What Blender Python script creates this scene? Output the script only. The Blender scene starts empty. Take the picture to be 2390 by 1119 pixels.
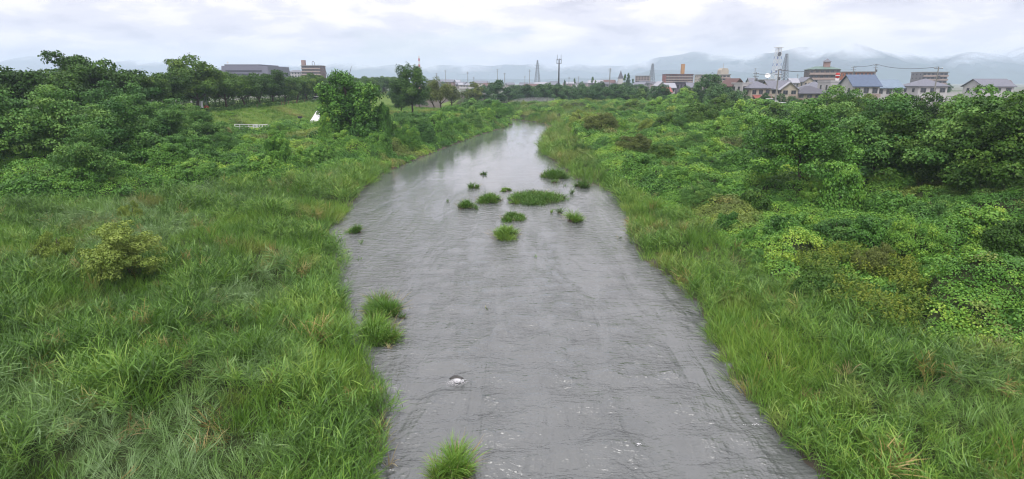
import bpy, math, random
import numpy as np
from mathutils import Vector, Matrix

SC = bpy.context.scene
COL = SC.collection
R = math.radians
rng = np.random.default_rng(7)
random.seed(7)

# ------------------------------------------------------------------ camera
CAMH, TILT, FPX, CX, CY = 10.0, R(15.2), 1350.0, 1195.0, 559.5
cam_d = bpy.data.cameras.new('camera')
cam_d.sensor_width = 36.0
cam_d.lens = 36.0 * FPX / 2390.0
cam_d.clip_start = 0.2
cam_d.clip_end = 20000
cam = bpy.data.objects.new('camera', cam_d)
COL.objects.link(cam)
cam.location = (0, 0, CAMH)
cam.rotation_euler = (R(90) - TILT, 0, 0)
SC.camera = cam

# ------------------------------------------------------------------ render, exposure
SC.render.engine = 'CYCLES'
SC.view_settings.view_transform = 'Standard'
SC.view_settings.look = 'None'
SC.view_settings.exposure = 1.08
SC.view_settings.gamma = 1.0
SC.view_settings.use_curve_mapping = False
SC.cycles.use_denoising = True
SC.cycles.filter_width = 1.15
SC.cycles.max_bounces = 5
SC.cycles.diffuse_bounces = 1
SC.cycles.glossy_bounces = 2
SC.cycles.transmission_bounces = 3
SC.cycles.transparent_max_bounces = 6
SC.cycles.volume_bounces = 1

# ------------------------------------------------------------------ sky and sun
SUN_EL, SUN_AZ = R(58), R(200)      # azimuth clockwise from +Y (view direction)
world = bpy.data.worlds.new('World')
SC.world = world
world.use_nodes = True
nt = world.node_tree
nt.nodes.clear()
def N(tree, kind, **kw):
    n = tree.nodes.new(kind)
    for k, v in kw.items():
        setattr(n, k, v)
    return n
def mixc(tree, a, b, fac, mode='MIX'):
    m = N(tree, 'ShaderNodeMix', data_type='RGBA', blend_type=mode)
    for sock, v in ((m.inputs['Factor'], fac), (m.inputs[6], a), (m.inputs[7], b)):
        if isinstance(v, bpy.types.NodeSocket):
            tree.links.new(v, sock)
        else:
            sock.default_value = v if not isinstance(v, tuple) or len(v) == 4 else (*v, 1)
    return m.outputs[2]
def ramp(tree, fac, stops, interp='LINEAR'):
    r = N(tree, 'ShaderNodeValToRGB')
    r.color_ramp.interpolation = interp
    el = r.color_ramp.elements
    while len(el) < len(stops):
        el.new(0.5)
    for e, (p, c) in zip(el, stops):
        e.position = p
        e.color = c if isinstance(c, tuple) and len(c) == 4 else ((*c, 1) if isinstance(c, tuple) else (c, c, c, 1))
    tree.links.new(fac, r.inputs[0])
    return r.outputs[0]
def math_n(tree, op, a, b=0.0, clamp=False):
    m = N(tree, 'ShaderNodeMath', operation=op, use_clamp=clamp)
    for i, v in enumerate((a, b)):
        if isinstance(v, bpy.types.NodeSocket):
            tree.links.new(v, m.inputs[i])
        else:
            m.inputs[i].default_value = v
    return m.outputs[0]
def noise(tree, vec, scale, detail=4, rough=0.5, dist=0.0, w=None):
    n = N(tree, 'ShaderNodeTexNoise')
    if w is not None:
        n.noise_dimensions = '4D'
        n.inputs['W'].default_value = w
    n.inputs['Scale'].default_value = scale
    n.inputs['Detail'].default_value = detail
    n.inputs['Roughness'].default_value = rough
    n.inputs['Distortion'].default_value = dist
    if vec is not None:
        tree.links.new(vec, n.inputs['Vector'])
    return n.outputs['Fac']
def vmul(tree, vec, v):
    m = N(tree, 'ShaderNodeVectorMath', operation='MULTIPLY')
    tree.links.new(vec, m.inputs[0])
    m.inputs[1].default_value = v
    return m.outputs[0]

sky = N(nt, 'ShaderNodeTexSky', sky_type='NISHITA')
sky.sun_disc = False
sky.sun_elevation = SUN_EL
sky.sun_rotation = SUN_AZ
blue = mixc(nt, sky.outputs[0], (0.11, 0.11, 0.11), 1.0, 'MULTIPLY')
tc = N(nt, 'ShaderNodeTexCoord')
dirv = tc.outputs['Generated']
v1 = vmul(nt, dirv, (1, 1, 3.4))
big = noise(nt, v1, 4.2, 9, 0.55, 0.3, w=3.4)
fine = noise(nt, v1, 10.0, 10, 0.6, 0.5, w=8.1)
mixn = math_n(nt, 'ADD', math_n(nt, 'MULTIPLY', big, 0.62), math_n(nt, 'MULTIPLY', fine, 0.38))
cloud = ramp(nt, mixn, [(0.41, (0.62, 0.615, 0.71)), (0.48, (0.80, 0.785, 0.86)), (0.535, (1.02, 0.975, 1.0)), (0.60, (1.14, 1.09, 1.10))], 'EASE')
sepz = N(nt, 'ShaderNodeSeparateXYZ')
nt.links.new(dirv, sepz.inputs[0])
# an overcast sky brightens evenly from horizon to zenith
zen = math_n(nt, 'ADD', math_n(nt, 'MULTIPLY', math_n(nt, 'MAXIMUM', sepz.outputs[2], 0.0), 0.9), 1.0)
cover = ramp(nt, noise(nt, v1, 3.1, 8, 0.55, 0.3, w=21.7), [(0.34, 0.55), (0.44, 1.0)], 'EASE')
cloud = mixc(nt, cloud, (0.995, 0.965, 0.965, 1), 1.0, 'MULTIPLY')
skyc = mixc(nt, blue, cloud, cover)
bg = N(nt, 'ShaderNodeBackground')
nt.links.new(math_n(nt, 'MULTIPLY', zen, 0.515), bg.inputs['Strength'])
nt.links.new(skyc, bg.inputs['Color'])
wo = N(nt, 'ShaderNodeOutputWorld')
nt.links.new(bg.outputs[0], wo.inputs[0])

sun_d = bpy.data.lights.new('sun', 'SUN')
sun_d.energy = 1.5
sun_d.angle = R(30)
sun_d.color = (1.0, 0.97, 0.92)
sun = bpy.data.objects.new('sun', sun_d)
COL.objects.link(sun)
sd = Vector((math.sin(SUN_AZ) * math.cos(SUN_EL), math.cos(SUN_AZ) * math.cos(SUN_EL), math.sin(SUN_EL)))
sun.rotation_euler = sd.to_track_quat('Z', 'Y').to_euler()
sun.location = (0, 0, 80)

# ------------------------------------------------------------------ helpers
def s2l(r, g, b):
    f = lambda c: (c / 255 / 12.92) if c <= 10 else ((c / 255 + 0.055) / 1.055) ** 2.4
    return (f(r), f(g), f(b))
def gp(px, py, z=0.0):
    """place on level z that was measured at (px, py) in the survey photograph"""
    u, v = (px - CX) / FPX, (CY - py) / FPX
    dx, dy, dz = u, math.cos(TILT) + v * math.sin(TILT), -math.sin(TILT) + v * math.cos(TILT)
    t = (z - CAMH) / dz
    return (dx * t, dy * t)
def dp(px, py, Y):
    """place at distance Y"""
    u, v = (px - CX) / FPX, (CY - py) / FPX
    dx, dy, dz = u, math.cos(TILT) + v * math.sin(TILT), -math.sin(TILT) + v * math.cos(TILT)
    t = Y / dy
    return (dx * t, Y, CAMH + dz * t)
def ppm(Y):      # photo pixels per metre at distance Y
    return FPX / (Y * math.cos(TILT) + 7.5 * math.sin(TILT))

def tag(o, label=None, cat=None, group=None, kind=None):
    if label: o['label'] = label
    if cat: o['category'] = cat
    if group: o['group'] = group
    if kind: o['kind'] = kind
    return o
def empty(name, loc=(0, 0, 0), rz=0.0):
    o = bpy.data.objects.new(name, None)
    COL.objects.link(o)
    o.location = loc
    o.rotation_euler = (0, 0, rz)
    return o
def link(name, me, parent=None, mat=None, loc=None):
    o = bpy.data.objects.new(name, me)
    COL.objects.link(o)
    if mat is not None and len(me.materials) == 0:
        me.materials.append(mat)
    if parent is not None:
        o.parent = parent
    if loc is not None:
        o.location = loc
    return o
def np_mesh(name, V, F, attrs=None, smooth=False):
    """V (n,3) F (m,k) uniform polygons; attrs: {name: per-face floats}"""
    V = np.asarray(V, dtype=np.float32)
    F = np.asarray(F, dtype=np.int32)
    me = bpy.data.meshes.new(name)
    n, (m, k) = len(V), F.shape
    me.vertices.add(n)
    me.vertices.foreach_set('co', V.ravel())
    me.loops.add(m * k)
    me.loops.foreach_set('vertex_index', F.ravel())
    me.polygons.add(m)
    me.polygons.foreach_set('loop_start', np.arange(0, m * k, k, dtype=np.int32))
    me.polygons.foreach_set('loop_total', np.full(m, k, dtype=np.int32))
    if smooth:
        me.polygons.foreach_set('use_smooth', np.ones(m, dtype=bool))
    if attrs:
        for an, av in attrs.items():
            a = me.attributes.new(an, 'FLOAT', 'FACE' if len(av) == m and len(av) != n else 'POINT')
            a.data.foreach_set('value', np.asarray(av, dtype=np.float32))
    me.update(calc_edges=True)
    return me

class MB:
    """collects boxes, bars and prisms for one mesh"""
    def __init__(s): s.v, s.f = [], []
    def add(s, vs, fs):
        b = len(s.v)
        s.v += [tuple(v) for v in vs]
        s.f += [tuple(b + i for i in f) for f in fs]
        return s
    def box(s, x0, x1, y0, y1, z0, z1):
        return s.add([(x0, y0, z0), (x1, y0, z0), (x1, y1, z0), (x0, y1, z0), (x0, y0, z1), (x1, y0, z1), (x1, y1, z1), (x0, y1, z1)],
                     [(0, 3, 2, 1), (4, 5, 6, 7), (0, 1, 5, 4), (1, 2, 6, 5), (2, 3, 7, 6), (3, 0, 4, 7)])
    def bar(s, a, b, r0, r1=None, n=6):
        r1 = r0 if r1 is None else r1
        a, b = Vector(a), Vector(b)
        d = (b - a).normalized()
        u = d.orthogonal().normalized()
        w = d.cross(u)
        vs = []
        for p, r in ((a, r0), (b, r1)):
            for i in range(n):
                t = 2 * math.pi * i / n
                vs.append(p + u * (r * math.cos(t)) + w * (r * math.sin(t)))
        fs = [(i, (i + 1) % n, n + (i + 1) % n, n + i) for i in range(n)] + [tuple(range(n - 1, -1, -1)), tuple(range(n, 2 * n))]
        return s.add(vs, fs)
    def tube(s, pts, rad, n=6):
        pts = [Vector(p) for p in pts]
        vs, fs = [], []
        for k, p in enumerate(pts):
            d = (pts[min(k + 1, len(pts) - 1)] - pts[max(k - 1, 0)]).normalized()
            ref = Vector((1, 0, 0)) if abs(d.x) < 0.8 else Vector((0, 1, 0))
            u = d.cross(ref).normalized()
            w = d.cross(u)
            r = rad[k] if isinstance(rad, (list, tuple)) else rad
            for i in range(n):
                t = 2 * math.pi * i / n
                vs.append(p + u * (r * math.cos(t)) + w * (r * math.sin(t)))
        for k in range(len(pts) - 1):
            for i in range(n):
                j = (i + 1) % n
                fs.append((k * n + i, k * n + j, (k + 1) * n + j, (k + 1) * n + i))
        fs.append(tuple(range(n - 1, -1, -1)))
        fs.append(tuple((len(pts) - 1) * n + i for i in range(n)))
        return s.add(vs, fs)
    def lathe(s, prof, n=14, c=(0, 0, 0)):
        vs, fs = [], []
        for r, z in prof:
            for i in range(n):
                t = 2 * math.pi * i / n
                vs.append((c[0] + r * math.cos(t), c[1] + r * math.sin(t), c[2] + z))
        for k in range(len(prof) - 1):
            for i in range(n):
                j = (i + 1) % n
                fs.append((k * n + i, k * n + j, (k + 1) * n + j, (k + 1) * n + i))
        return s.add(vs, fs)
    def mesh(s, name, smooth=False):
        me = bpy.data.meshes.new(name)
        me.from_pydata(s.v, [], s.f)
        if smooth:
            for p in me.polygons: p.use_smooth = True
        me.update()
        return me
    def build(s, name, mat, parent=None, loc=None, smooth=False):
        return link(name, s.mesh(name, smooth), parent, mat, loc)

def hash2(ix, iy, seed):
    h = (ix.astype(np.int64) * 374761393 + iy.astype(np.int64) * 668265263 + seed * 1442695041) & 0xffffffff
    h = ((h ^ (h >> 13)) * 1274126177) & 0xffffffff
    h = (h ^ (h >> 16)) & 0xffffffff
    return h.astype(np.float64) / 0xffffffff
def vnoise(x, y, seed=0):
    x, y = np.asarray(x, float), np.asarray(y, float)
    ix, iy = np.floor(x), np.floor(y)
    fx, fy = x - ix, y - iy
    fx, fy = fx * fx * fx * (fx * (fx * 6 - 15) + 10), fy * fy * fy * (fy * (fy * 6 - 15) + 10)
    a, b = hash2(ix, iy, seed), hash2(ix + 1, iy, seed)
    c, d = hash2(ix, iy + 1, seed), hash2(ix + 1, iy + 1, seed)
    return (a * (1 - fx) + b * fx) * (1 - fy) + (c * (1 - fx) + d * fx) * fy
def fbm(x, y, seed=0, oct=4, gain=0.5):
    t, amp, s = 0, 1.0, 0
    for o in range(oct):
        t = t + amp * vnoise(x * 2 ** o + 17.3 * o, y * 2 ** o - 9.1 * o, seed + o)
        s += amp
        amp *= gain
    return t / s
def inpoly(x, y, poly):
    x, y = np.asarray(x), np.asarray(y)
    ins = np.zeros(x.shape, bool)
    n = len(poly)
    for i in range(n):
        x0, y0 = poly[i]
        x1, y1 = poly[(i + 1) % n]
        c = ((y0 > y) != (y1 > y)) & (x < (x1 - x0) * (y - y0) / ((y1 - y0) or 1e-9) + x0)
        ins ^= c
    return ins
def segdist(x, y, line, closed=False):
    d = np.full(np.shape(x), 1e9)
    n = len(line)
    for i in range(n if closed else n - 1):
        ax, ay = line[i]
        bx, by = line[(i + 1) % n]
        ux, uy = bx - ax, by - ay
        L = ux * ux + uy * uy + 1e-12
        t = np.clip(((x - ax) * ux + (y - ay) * uy) / L, 0, 1)
        d = np.minimum(d, np.hypot(x - ax - t * ux, y - ay - t * uy))
    return d
def sstep(a, b, x):
    t = np.clip((x - a) / (b - a), 0, 1)
    return t * t * (3 - 2 * t)

# ------------------------------------------------------------------ materials
def mat_new(name):
    m = bpy.data.materials.new(name)
    m.use_nodes = True
    m.node_tree.nodes.clear()
    return m, m.node_tree
def attr(t, name, kind='GEOMETRY'):
    a = N(t, 'ShaderNodeAttribute', attribute_type=kind)
    a.attribute_name = name
    return a.outputs['Fac']
def out(t, shader):
    o = N(t, 'ShaderNodeOutputMaterial')
    t.links.new(shader, o.inputs['Surface'])
def foliage(name, stops, spec=0.15, rough=0.45, trans=0.2, spread=0.46, extra=None, gain=1.0):
    """leaf colour follows the tint stored on each leaf, shifted per plant"""
    m, t = mat_new(name)
    oi = N(t, 'ShaderNodeObjectInfo')
    f = math_n(t, 'ADD', attr(t, 'tint'), math_n(t, 'MULTIPLY', math_n(t, 'SUBTRACT', oi.outputs['Random'], 0.5), spread))
    f = math_n(t, 'ADD', f, attr(t, 'itint', 'INSTANCER'), clamp=True)
    c = ramp(t, f, [(p_, tuple(v_ * gain for v_ in c_)) for p_, c_ in stops])
    if extra:
        for an, colr in extra:
            c = mixc(t, c, (*colr, 1), attr(t, an, 'INSTANCER'))
    p = N(t, 'ShaderNodeBsdfPrincipled')
    t.links.new(c, p.inputs['Base Color'])
    p.inputs['Roughness'].default_value = rough
    p.inputs['Specular IOR Level'].default_value = spec
    tr = N(t, 'ShaderNodeBsdfTranslucent')
    t.links.new(mixc(t, c, (1.0, 1.0, 0.55, 1), 1.0, 'MULTIPLY'), tr.inputs['Color'])
    mx = N(t, 'ShaderNodeMixShader')
    mx.inputs[0].default_value = trans
    t.links.new(p.outputs[0], mx.inputs[1])
    t.links.new(tr.outputs[0], mx.inputs[2])
    out(t, mx.outputs[0])
    return m
def plain(name, col, rough=0.7, var=0.12, scale=0.6, metal=0.0, spec=0.3, bump=0.0, coords='Object'):
    m, t = mat_new(name)
    tcn = N(t, 'ShaderNodeTexCoord')
    f = noise(t, tcn.outputs[coords], scale, 6, 0.6)
    oi = N(t, 'ShaderNodeObjectInfo')
    lo = tuple(c * (1 - var) for c in col)
    hi = tuple(min(1, c * (1 + var)) for c in col)
    c = ramp(t, f, [(0.3, lo), (0.7, hi)])
    p = N(t, 'ShaderNodeBsdfPrincipled')
    t.links.new(c, p.inputs['Base Color'])
    p.inputs['Roughness'].default_value = rough
    p.inputs['Metallic'].default_value = metal
    p.inputs['Specular IOR Level'].default_value = spec
    if bump:
        b = N(t, 'ShaderNodeBump')
        b.inputs['Strength'].default_value = bump
        t.links.new(noise(t, tcn.outputs[coords], scale * 8, 5, 0.6), b.inputs['Height'])
        t.links.new(b.outputs[0], p.inputs['Normal'])
    out(t, p.outputs[0])
    return m

G = lambda r, g, b: tuple(c * 0.66 for c in s2l(r, g, b))    # surface colours, not the sunlit values
M = {}
M['reed'] = foliage('reed_leaf', [(0.0, (0.046, 0.110, 0.016)), (0.35, (0.088, 0.195, 0.026)), (0.7, (0.135, 0.270, 0.036)), (1.0, (0.215, 0.330, 0.055))],
                    spec=0.32, rough=0.40, trans=0.16, extra=[('ipale', (0.25, 0.37, 0.18)), ('idry', (0.36, 0.25, 0.10))])
M['dry'] = foliage('dry_reed', [(0.0, (0.14, 0.11, 0.05)), (0.5, (0.26, 0.21, 0.10)), (1.0, (0.42, 0.35, 0.19))], trans=0.15)
M['vine'] = foliage('vine_leaf', [(0.0, (0.030, 0.088, 0.014)), (0.4, (0.070, 0.175, 0.026)), (0.75, (0.130, 0.255, 0.034)), (1.0, (0.240, 0.340, 0.045))], spec=0.22, rough=0.42, gain=1.30,
                    extra=[('idry', (0.22, 0.17, 0.07))])
M['dark_leaf'] = foliage('dark_green_leaf', [(0.0, (0.020, 0.052, 0.012)), (0.5, (0.046, 0.108, 0.020)), (1.0, (0.105, 0.185, 0.035))], gain=1.18)
M['cherry'] = foliage('cherry_leaf', [(0.0, (0.022, 0.058, 0.010)), (0.5, (0.050, 0.112, 0.016)), (1.0, (0.120, 0.190, 0.030))], gain=1.18)
M['locust'] = foliage('locust_leaf', [(0.0, (0.026, 0.078, 0.018)), (0.5, (0.070, 0.160, 0.034)), (1.0, (0.160, 0.270, 0.060))], gain=1.25)
M['willow'] = foliage('willow_leaf', [(0.0, (0.085, 0.135, 0.026)), (0.5, (0.170, 0.250, 0.045)), (1.0, (0.280, 0.360, 0.085))])
M['olive'] = foliage('olive_leaf', [(0.0, (0.052, 0.076, 0.020)), (0.5, (0.110, 0.145, 0.036)), (1.0, (0.185, 0.220, 0.062))])
M['golden'] = foliage('weed_leaf', [(0.0, (0.045, 0.105, 0.014)), (0.5, (0.095, 0.165, 0.020)), (1.0, (0.190, 0.230, 0.028))])
M['far_leaf'] = foliage('far_leaf', [(0.0, (0.022, 0.060, 0.022)), (0.5, (0.045, 0.105, 0.034)), (1.0, (0.085, 0.155, 0.050))], gain=1.18)
M['bark'] = plain('bark', (0.060, 0.045, 0.035), 0.9, 0.4, 3.0, bump=0.5)
M['soil'] = plain('wet_soil', (0.050, 0.042, 0.030), 0.8, 0.3, 2.0, bump=0.4)

# ------------------------------------------------------------------ the river's outline, surveyed
LB = [(868, 1119), (890, 1000), (884, 900), (832, 820), (794, 740), (784, 680), (786, 640), (792, 622), (780, 590), (752, 548), (772, 528), (808, 495), (842, 445), (908, 398), (996, 362), (1098, 322), (1163, 302), (1198, 290)]
RB = [(1930, 1119), (1845, 1040), (1752, 920), (1668, 800), (1640, 710), (1562, 645), (1494, 595), (1478, 545), (1478, 512), (1436, 455), (1402, 434), (1345, 418), (1312, 388), (1260, 354), (1268, 330), (1296, 296), (1262, 287), (1215, 281)]
LBw = [gp(x, y) for x, y in LB]
RBw = [gp(x, y) for x, y in RB]
LBw = [(LBw[0][0] - 1.6, -40), (LBw[0][0] - 0.8, 4)] + LBw + [(-8, 168), (-30, 190), (-42, 240), (-40, 420)]
RBw = [(RBw[0][0] + 3.0, -40), (RBw[0][0] + 1.2, 4)] + RBw + [(-14, 190), (-24, 205), (-30, 250), (-28, 420)]
RIVER = LBw + RBw[::-1]
LEVEE = -60.0
def river_sd(x, y):
    d = segdist(x, y, RIVER, True)
    return np.where(inpoly(x, y, RIVER), -d, d)
def zone_poly(pts, z=0.8):
    return [gp(a, b, z) for a, b in pts]
# outer edge of the reed belts, as lines running upstream
REED_L = zone_poly([(-420, 560), (0, 500), (268, 472), (500, 440), (700, 425), (800, 398), (880, 372), (935, 380)], 1.0)
REED_R = zone_poly([(2700, 1300), (2600, 900), (2180, 810), (1880, 690), (1745, 605), (1600, 500), (1450, 425), (1365, 350), (1330, 300), (1320, 283)], 1.0)
GOLD = zone_poly([(1840, 610), (1900, 580), (2030, 572), (2130, 600), (2180, 700), (2140, 790), (2080, 785), (2000, 745), (1900, 690)], 1.2)
LEFT_REED = REED_L + [(-2, 76)] + [(6, 60), (20, 8), (-60, 8)]
def left_side(x, y):
    # left of the river's middle line
    mx = np.interp(y, [-40, 12, 30, 60, 110, 165, 200, 420], [2, 2.5, 1.5, 1, 0.5, 4, -20, -34])
    return x < mx
def lump(x, y):
    return (fbm(x / 4.6, y / 4.6, 31, 4, 0.5) - 0.30) * 3.6
def is_reed(x, y, sd):
    L = left_side(x, y)
    reedL = L & inpoly(x, y, LEFT_REED)
    # right belt: its width between river and the outer line
    polyR = [(REED_R[0][0], -60)] + REED_R + [(8, 175), (-20, 175), (-20, -60)]
    reedR = (~L) & inpoly(x, y, polyR)
    far = (y > 150) & (x > -6) & (x < 26 + 10 * fbm(x / 8, y / 8, 33, 2)) & (y < 262) & (~L) & (fbm(x / 9, y / 9, 35, 3) > 0.36)
    return (reedL | reedR | far) & (sd > 0)
def height(x, y, with_lump=True):
    sd = river_sd(x, y)
    L = left_side(x, y)
    bank = -0.6 + 0.66 * sstep(-0.9, 0.1, sd) + 0.80 * sstep(0.0, 4.5, sd)
    far = 0.5 * sstep(6, 40, sd)
    z = bank + np.where(sd > 0, far, 0)
    # left levee and the park behind it
    lev = sstep(-47, -57.5, x) * 2.9 * sstep(40, 60, y)
    back = sstep(-69, -76, x) * -0.9
    z = z + np.where(L & (y > 30), lev + back * sstep(40, 60, y), 0)
    park = sstep(112, 128, y) * sstep(-9, -17, x + (y - 128) * 0.02) * sstep(-52, -40, x) * 1.25
    z = z + np.where(L, park, 0)
    # right bank climbs to the street
    z = z + np.where(~L, 1.4 * sstep(48, 78, x) * sstep(40, 110, y) + 1.0 * sstep(250, 320, y), 0)
    z = z + np.where(L, 1.0 * sstep(250, 330, y), 0)
    if with_lump:
        vin = (~is_reed(x, y, sd)) & (sd > 0.5) & (y < 260) & (x < 84) & (x > -52)
        parkm = L & (x < -14) & (y > 112)
        slope = L & (x < -42) & (y > 98)
        w = np.where(vin & ~parkm & ~slope & ~inpoly(x, y, GOLD), sstep(0.5, 4.0, sd) * sstep(84, 70, x), 0)
        w = w * np.where(y < 90, sstep(0.0, 3.0, np.minimum(segdist(x, y, REED_L), segdist(x, y, REED_R))), 1.0)
        z = z + w * np.clip(lump(x, y), 0, 2)
        z = z + np.where(sd > 0.4, (fbm(x / 2.8, y / 2.8, 5, 3) - 0.5) * 1.0 * sstep(0.4, 2.5, sd) * sstep(300, 200, y), 0)
    return z

# ------------------------------------------------------------------ ground
def spaced(stops):
    """stops: [(value, step)...] growing coordinates"""
    xs, i = [stops[0][0]], 0
    while xs[-1] < stops[-1][0]:
        st = np.interp(xs[-1], [s[0] for s in stops], [s[1] for s in stops])
        xs.append(xs[-1] + st)
    return np.array(xs)
def ground_material():
    m, t = mat_new('ground')
    g = N(t, 'ShaderNodeNewGeometry')
    pos = g.outputs['Position']
    n1 = noise(t, pos, 0.35, 6, 0.6)
    n2 = noise(t, pos, 2.5, 6, 0.65)
    wild = mixc(t, ramp(t, n1, [(0.3, (0.022, 0.034, 0.012)), (0.7, (0.036, 0.052, 0.018))]), (0.040, 0.032, 0.019, 1), ramp(t, n2, [(0.5, 0.0), (0.7, 0.8)]))
    lawn = mixc(t, ramp(t, n1, [(0.3, (0.070, 0.130, 0.024)), (0.7, (0.120, 0.185, 0.034))]), (0.200, 0.190, 0.075, 1), ramp(t, n2, [(0.52, 0.0), (0.72, 0.7)]))
    town = mixc(t, (0.075, 0.110, 0.050, 1), (0.20, 0.195, 0.185, 1), ramp(t, noise(t, pos, 0.03, 5, 0.6), [(0.45, 0.0), (0.55, 1.0)]))
    c = mixc(t, wild, lawn, attr(t, 'lawn'))
    c = mixc(t, c, town, attr(t, 'town'))
    c = mixc(t, c, (0.075, 0.066, 0.052, 1), attr(t, 'bed'))
    p = N(t, 'ShaderNodeBsdfPrincipled')
    t.links.new(c, p.inputs['Base Color'])
    p.inputs['Roughness'].default_value = 0.95
    p.inputs['Specular IOR Level'].default_value = 0.1
    b = N(t, 'ShaderNodeBump')
    b.inputs['Strength'].default_value = 0.6
    b.inputs['Distance'].default_value = 0.15
    t.links.new(n2, b.inputs['Height'])
    t.links.new(b.outputs[0], p.inputs['Normal'])
    out(t, p.outputs[0])
    return m
xs = np.concatenate([-spaced([(16, 0.6), (70, 1.0), (130, 4), (600, 60), (8000, 600)])[::-1], spaced([(-15.6, 0.45), (24, 0.45), (90, 1.2), (140, 5), (600, 60), (8000, 600)])])
ys = spaced([(-60, 4), (5, 1.0), (12, 0.5), (60, 0.6), (120, 1.1), (270, 2.0), (330, 8), (900, 60), (6300, 500)])
GX, GY = np.meshgrid(xs, ys)
GZ = height(GX, GY)
gsd = river_sd(GX, GY)
gl = left_side(GX, GY)
lawn = np.where(gl & (GY > 95) & (GX < -40), 1.0, 0) * sstep(-38, -44, GX)
lawn = np.maximum(lawn, np.where(gl & (GY > 114) & (GY < 330), sstep(-9, -17, GX + (GY - 128) * 0.02), 0))
lawn = np.maximum(lawn, np.where((~gl) & (GX > 60), sstep(66, 80, GX) * 0.8, 0))
town = np.maximum(sstep(330, 420, GY), sstep(96, 110, np.abs(GX)))
bed = np.where(gsd < 0.3, 1.0, 0)
ny, nx = GX.shape
idx = np.arange(ny * nx).reshape(ny, nx)
F = np.stack([idx[:-1, :-1], idx[:-1, 1:], idx[1:, 1:], idx[1:, :-1]], -1).reshape(-1, 4)
gme = np_mesh('ground', np.stack([GX, GY, GZ], -1).reshape(-1, 3), F, {'lawn': lawn.ravel(), 'town': town.ravel(), 'bed': bed.ravel()}, smooth=True)
tag(link('ground', gme, None, ground_material()), kind='structure')
def gz(x, y):
    return float(height(np.array([x]), np.array([y]))[0])
def gza(x, y):
    return height(np.asarray(x, float), np.asarray(y, float))

# ------------------------------------------------------------------ water
def water_material():
    m, t = mat_new('river_water')
    g = N(t, 'ShaderNodeNewGeometry')
    pos = g.outputs['Position']
    w1 = noise(t, vmul(t, pos, (0.75, 1.5, 1)), 2.2, 3, 0.50, 0.2)
    w2 = noise(t, vmul(t, pos, (0.8, 1.5, 1)), 6.5, 3, 0.5, 0.3)
    w3 = noise(t, vmul(t, pos, (0.9, 0.17, 1)), 0.7, 4, 0.55, 0.6)
    hgt = math_n(t, 'ADD', math_n(t, 'MULTIPLY', w1, 0.20), math_n(t, 'MULTIPLY', w2, 0.085))
    b = N(t, 'ShaderNodeBump')
    b.inputs['Strength'].default_value = 0.9
    b.inputs['Distance'].default_value = 1.0
    sy = N(t, 'ShaderNodeSeparateXYZ')
    t.links.new(pos, sy.inputs[0])
    # lively in the riffle by the bridge, smooth in the pool upstream
    calm = N(t, 'ShaderNodeMapRange', interpolation_type='SMOOTHSTEP')
    calm.inputs['From Min'].default_value = 20
    calm.inputs['From Max'].default_value = 66
    calm.inputs['To Min'].default_value = 1.0
    calm.inputs['To Max'].default_value = 0.07
    t.links.new(sy.outputs[1], calm.inputs['Value'])
    amp_ = math_n(t, 'MULTIPLY', ramp(t, w3, [(0.36, 0.35), (0.64, 1.2)]), calm.outputs[0])
    t.links.new(math_n(t, 'MULTIPLY', hgt, amp_), b.inputs['Height'])
    silt = ramp(t, noise(t, pos, 0.5, 5, 0.6, 0.5), [(0.3, (0.086, 0.094, 0.092)), (0.7, (0.112, 0.120, 0.117))])
    foam = ramp(t, noise(t, pos, 9.0, 6, 0.72, 0.6), [(0.82, 0.0), (0.88, 1.0)])
    where = ramp(t, noise(t, pos, 0.42, 4, 0.6, w=4.0), [(0.62, 0.0), (0.72, 0.7)])
    foam = math_n(t, 'MULTIPLY', foam, where)
    c = mixc(t, silt, (0.72, 0.72, 0.74, 1), foam)
    p = N(t, 'ShaderNodeBsdfPrincipled')
    t.links.new(c, p.inputs['Base Color'])
    p.inputs['IOR'].default_value = 1.45
    p.inputs['Specular IOR Level'].default_value = 1.0
    t.links.new(math_n(t, 'ADD', math_n(t, 'MULTIPLY', foam, 0.5), 0.06), p.inputs['Roughness'])
    t.links.new(b.outputs[0], p.inputs['Normal'])
    out(t, p.outputs[0])
    return m
wx = np.concatenate([np.arange(-62, -9, 2.5), np.arange(-9, 24, 0.13), np.arange(24, 46, 2.2)])
wy = np.concatenate([np.arange(-40, 9, 3.0), np.arange(9, 34, 0.10), np.arange(34, 70, 0.3), np.arange(70, 260, 1.5)])
WX, WY = np.meshgrid(wx, wy)
# short choppy waves running down the riffle, broken into lanes
lanes = 0.65 + 0.6 * sstep(0.3, 0.7, fbm(WX / 2.2, WY / 7.0, 61, 3))
amp = lanes * (0.06 + 0.94 * sstep(46, 16, WY)) * sstep(95, 60, WY)
wr_ = np.random.default_rng(3)
warp = 0.8 * fbm(WX / 1.9, WY / 1.9, 62, 3)
WZ = np.full(WX.shape, -0.03)
for k in range(22):
    lam = 0.95 * (3.0 ** (k / 21.0))
    th = wr_.normal(0, 0.55)
    kk = 2 * math.pi / lam
    ph = kk * (WX * math.sin(th) + WY * math.cos(th)) + wr_.uniform(0, 6.28) + warp * wr_.uniform(0.6, 1.6)
    packet = 0.3 + 0.7 * sstep(0.3, 0.7, fbm(WX / (lam * 2.5) + 7 * k, WY / (lam * 2.0), 64 + k, 2))
    sn = np.sin(ph)
    WZ += amp * packet * 0.055 / kk * sn
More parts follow.
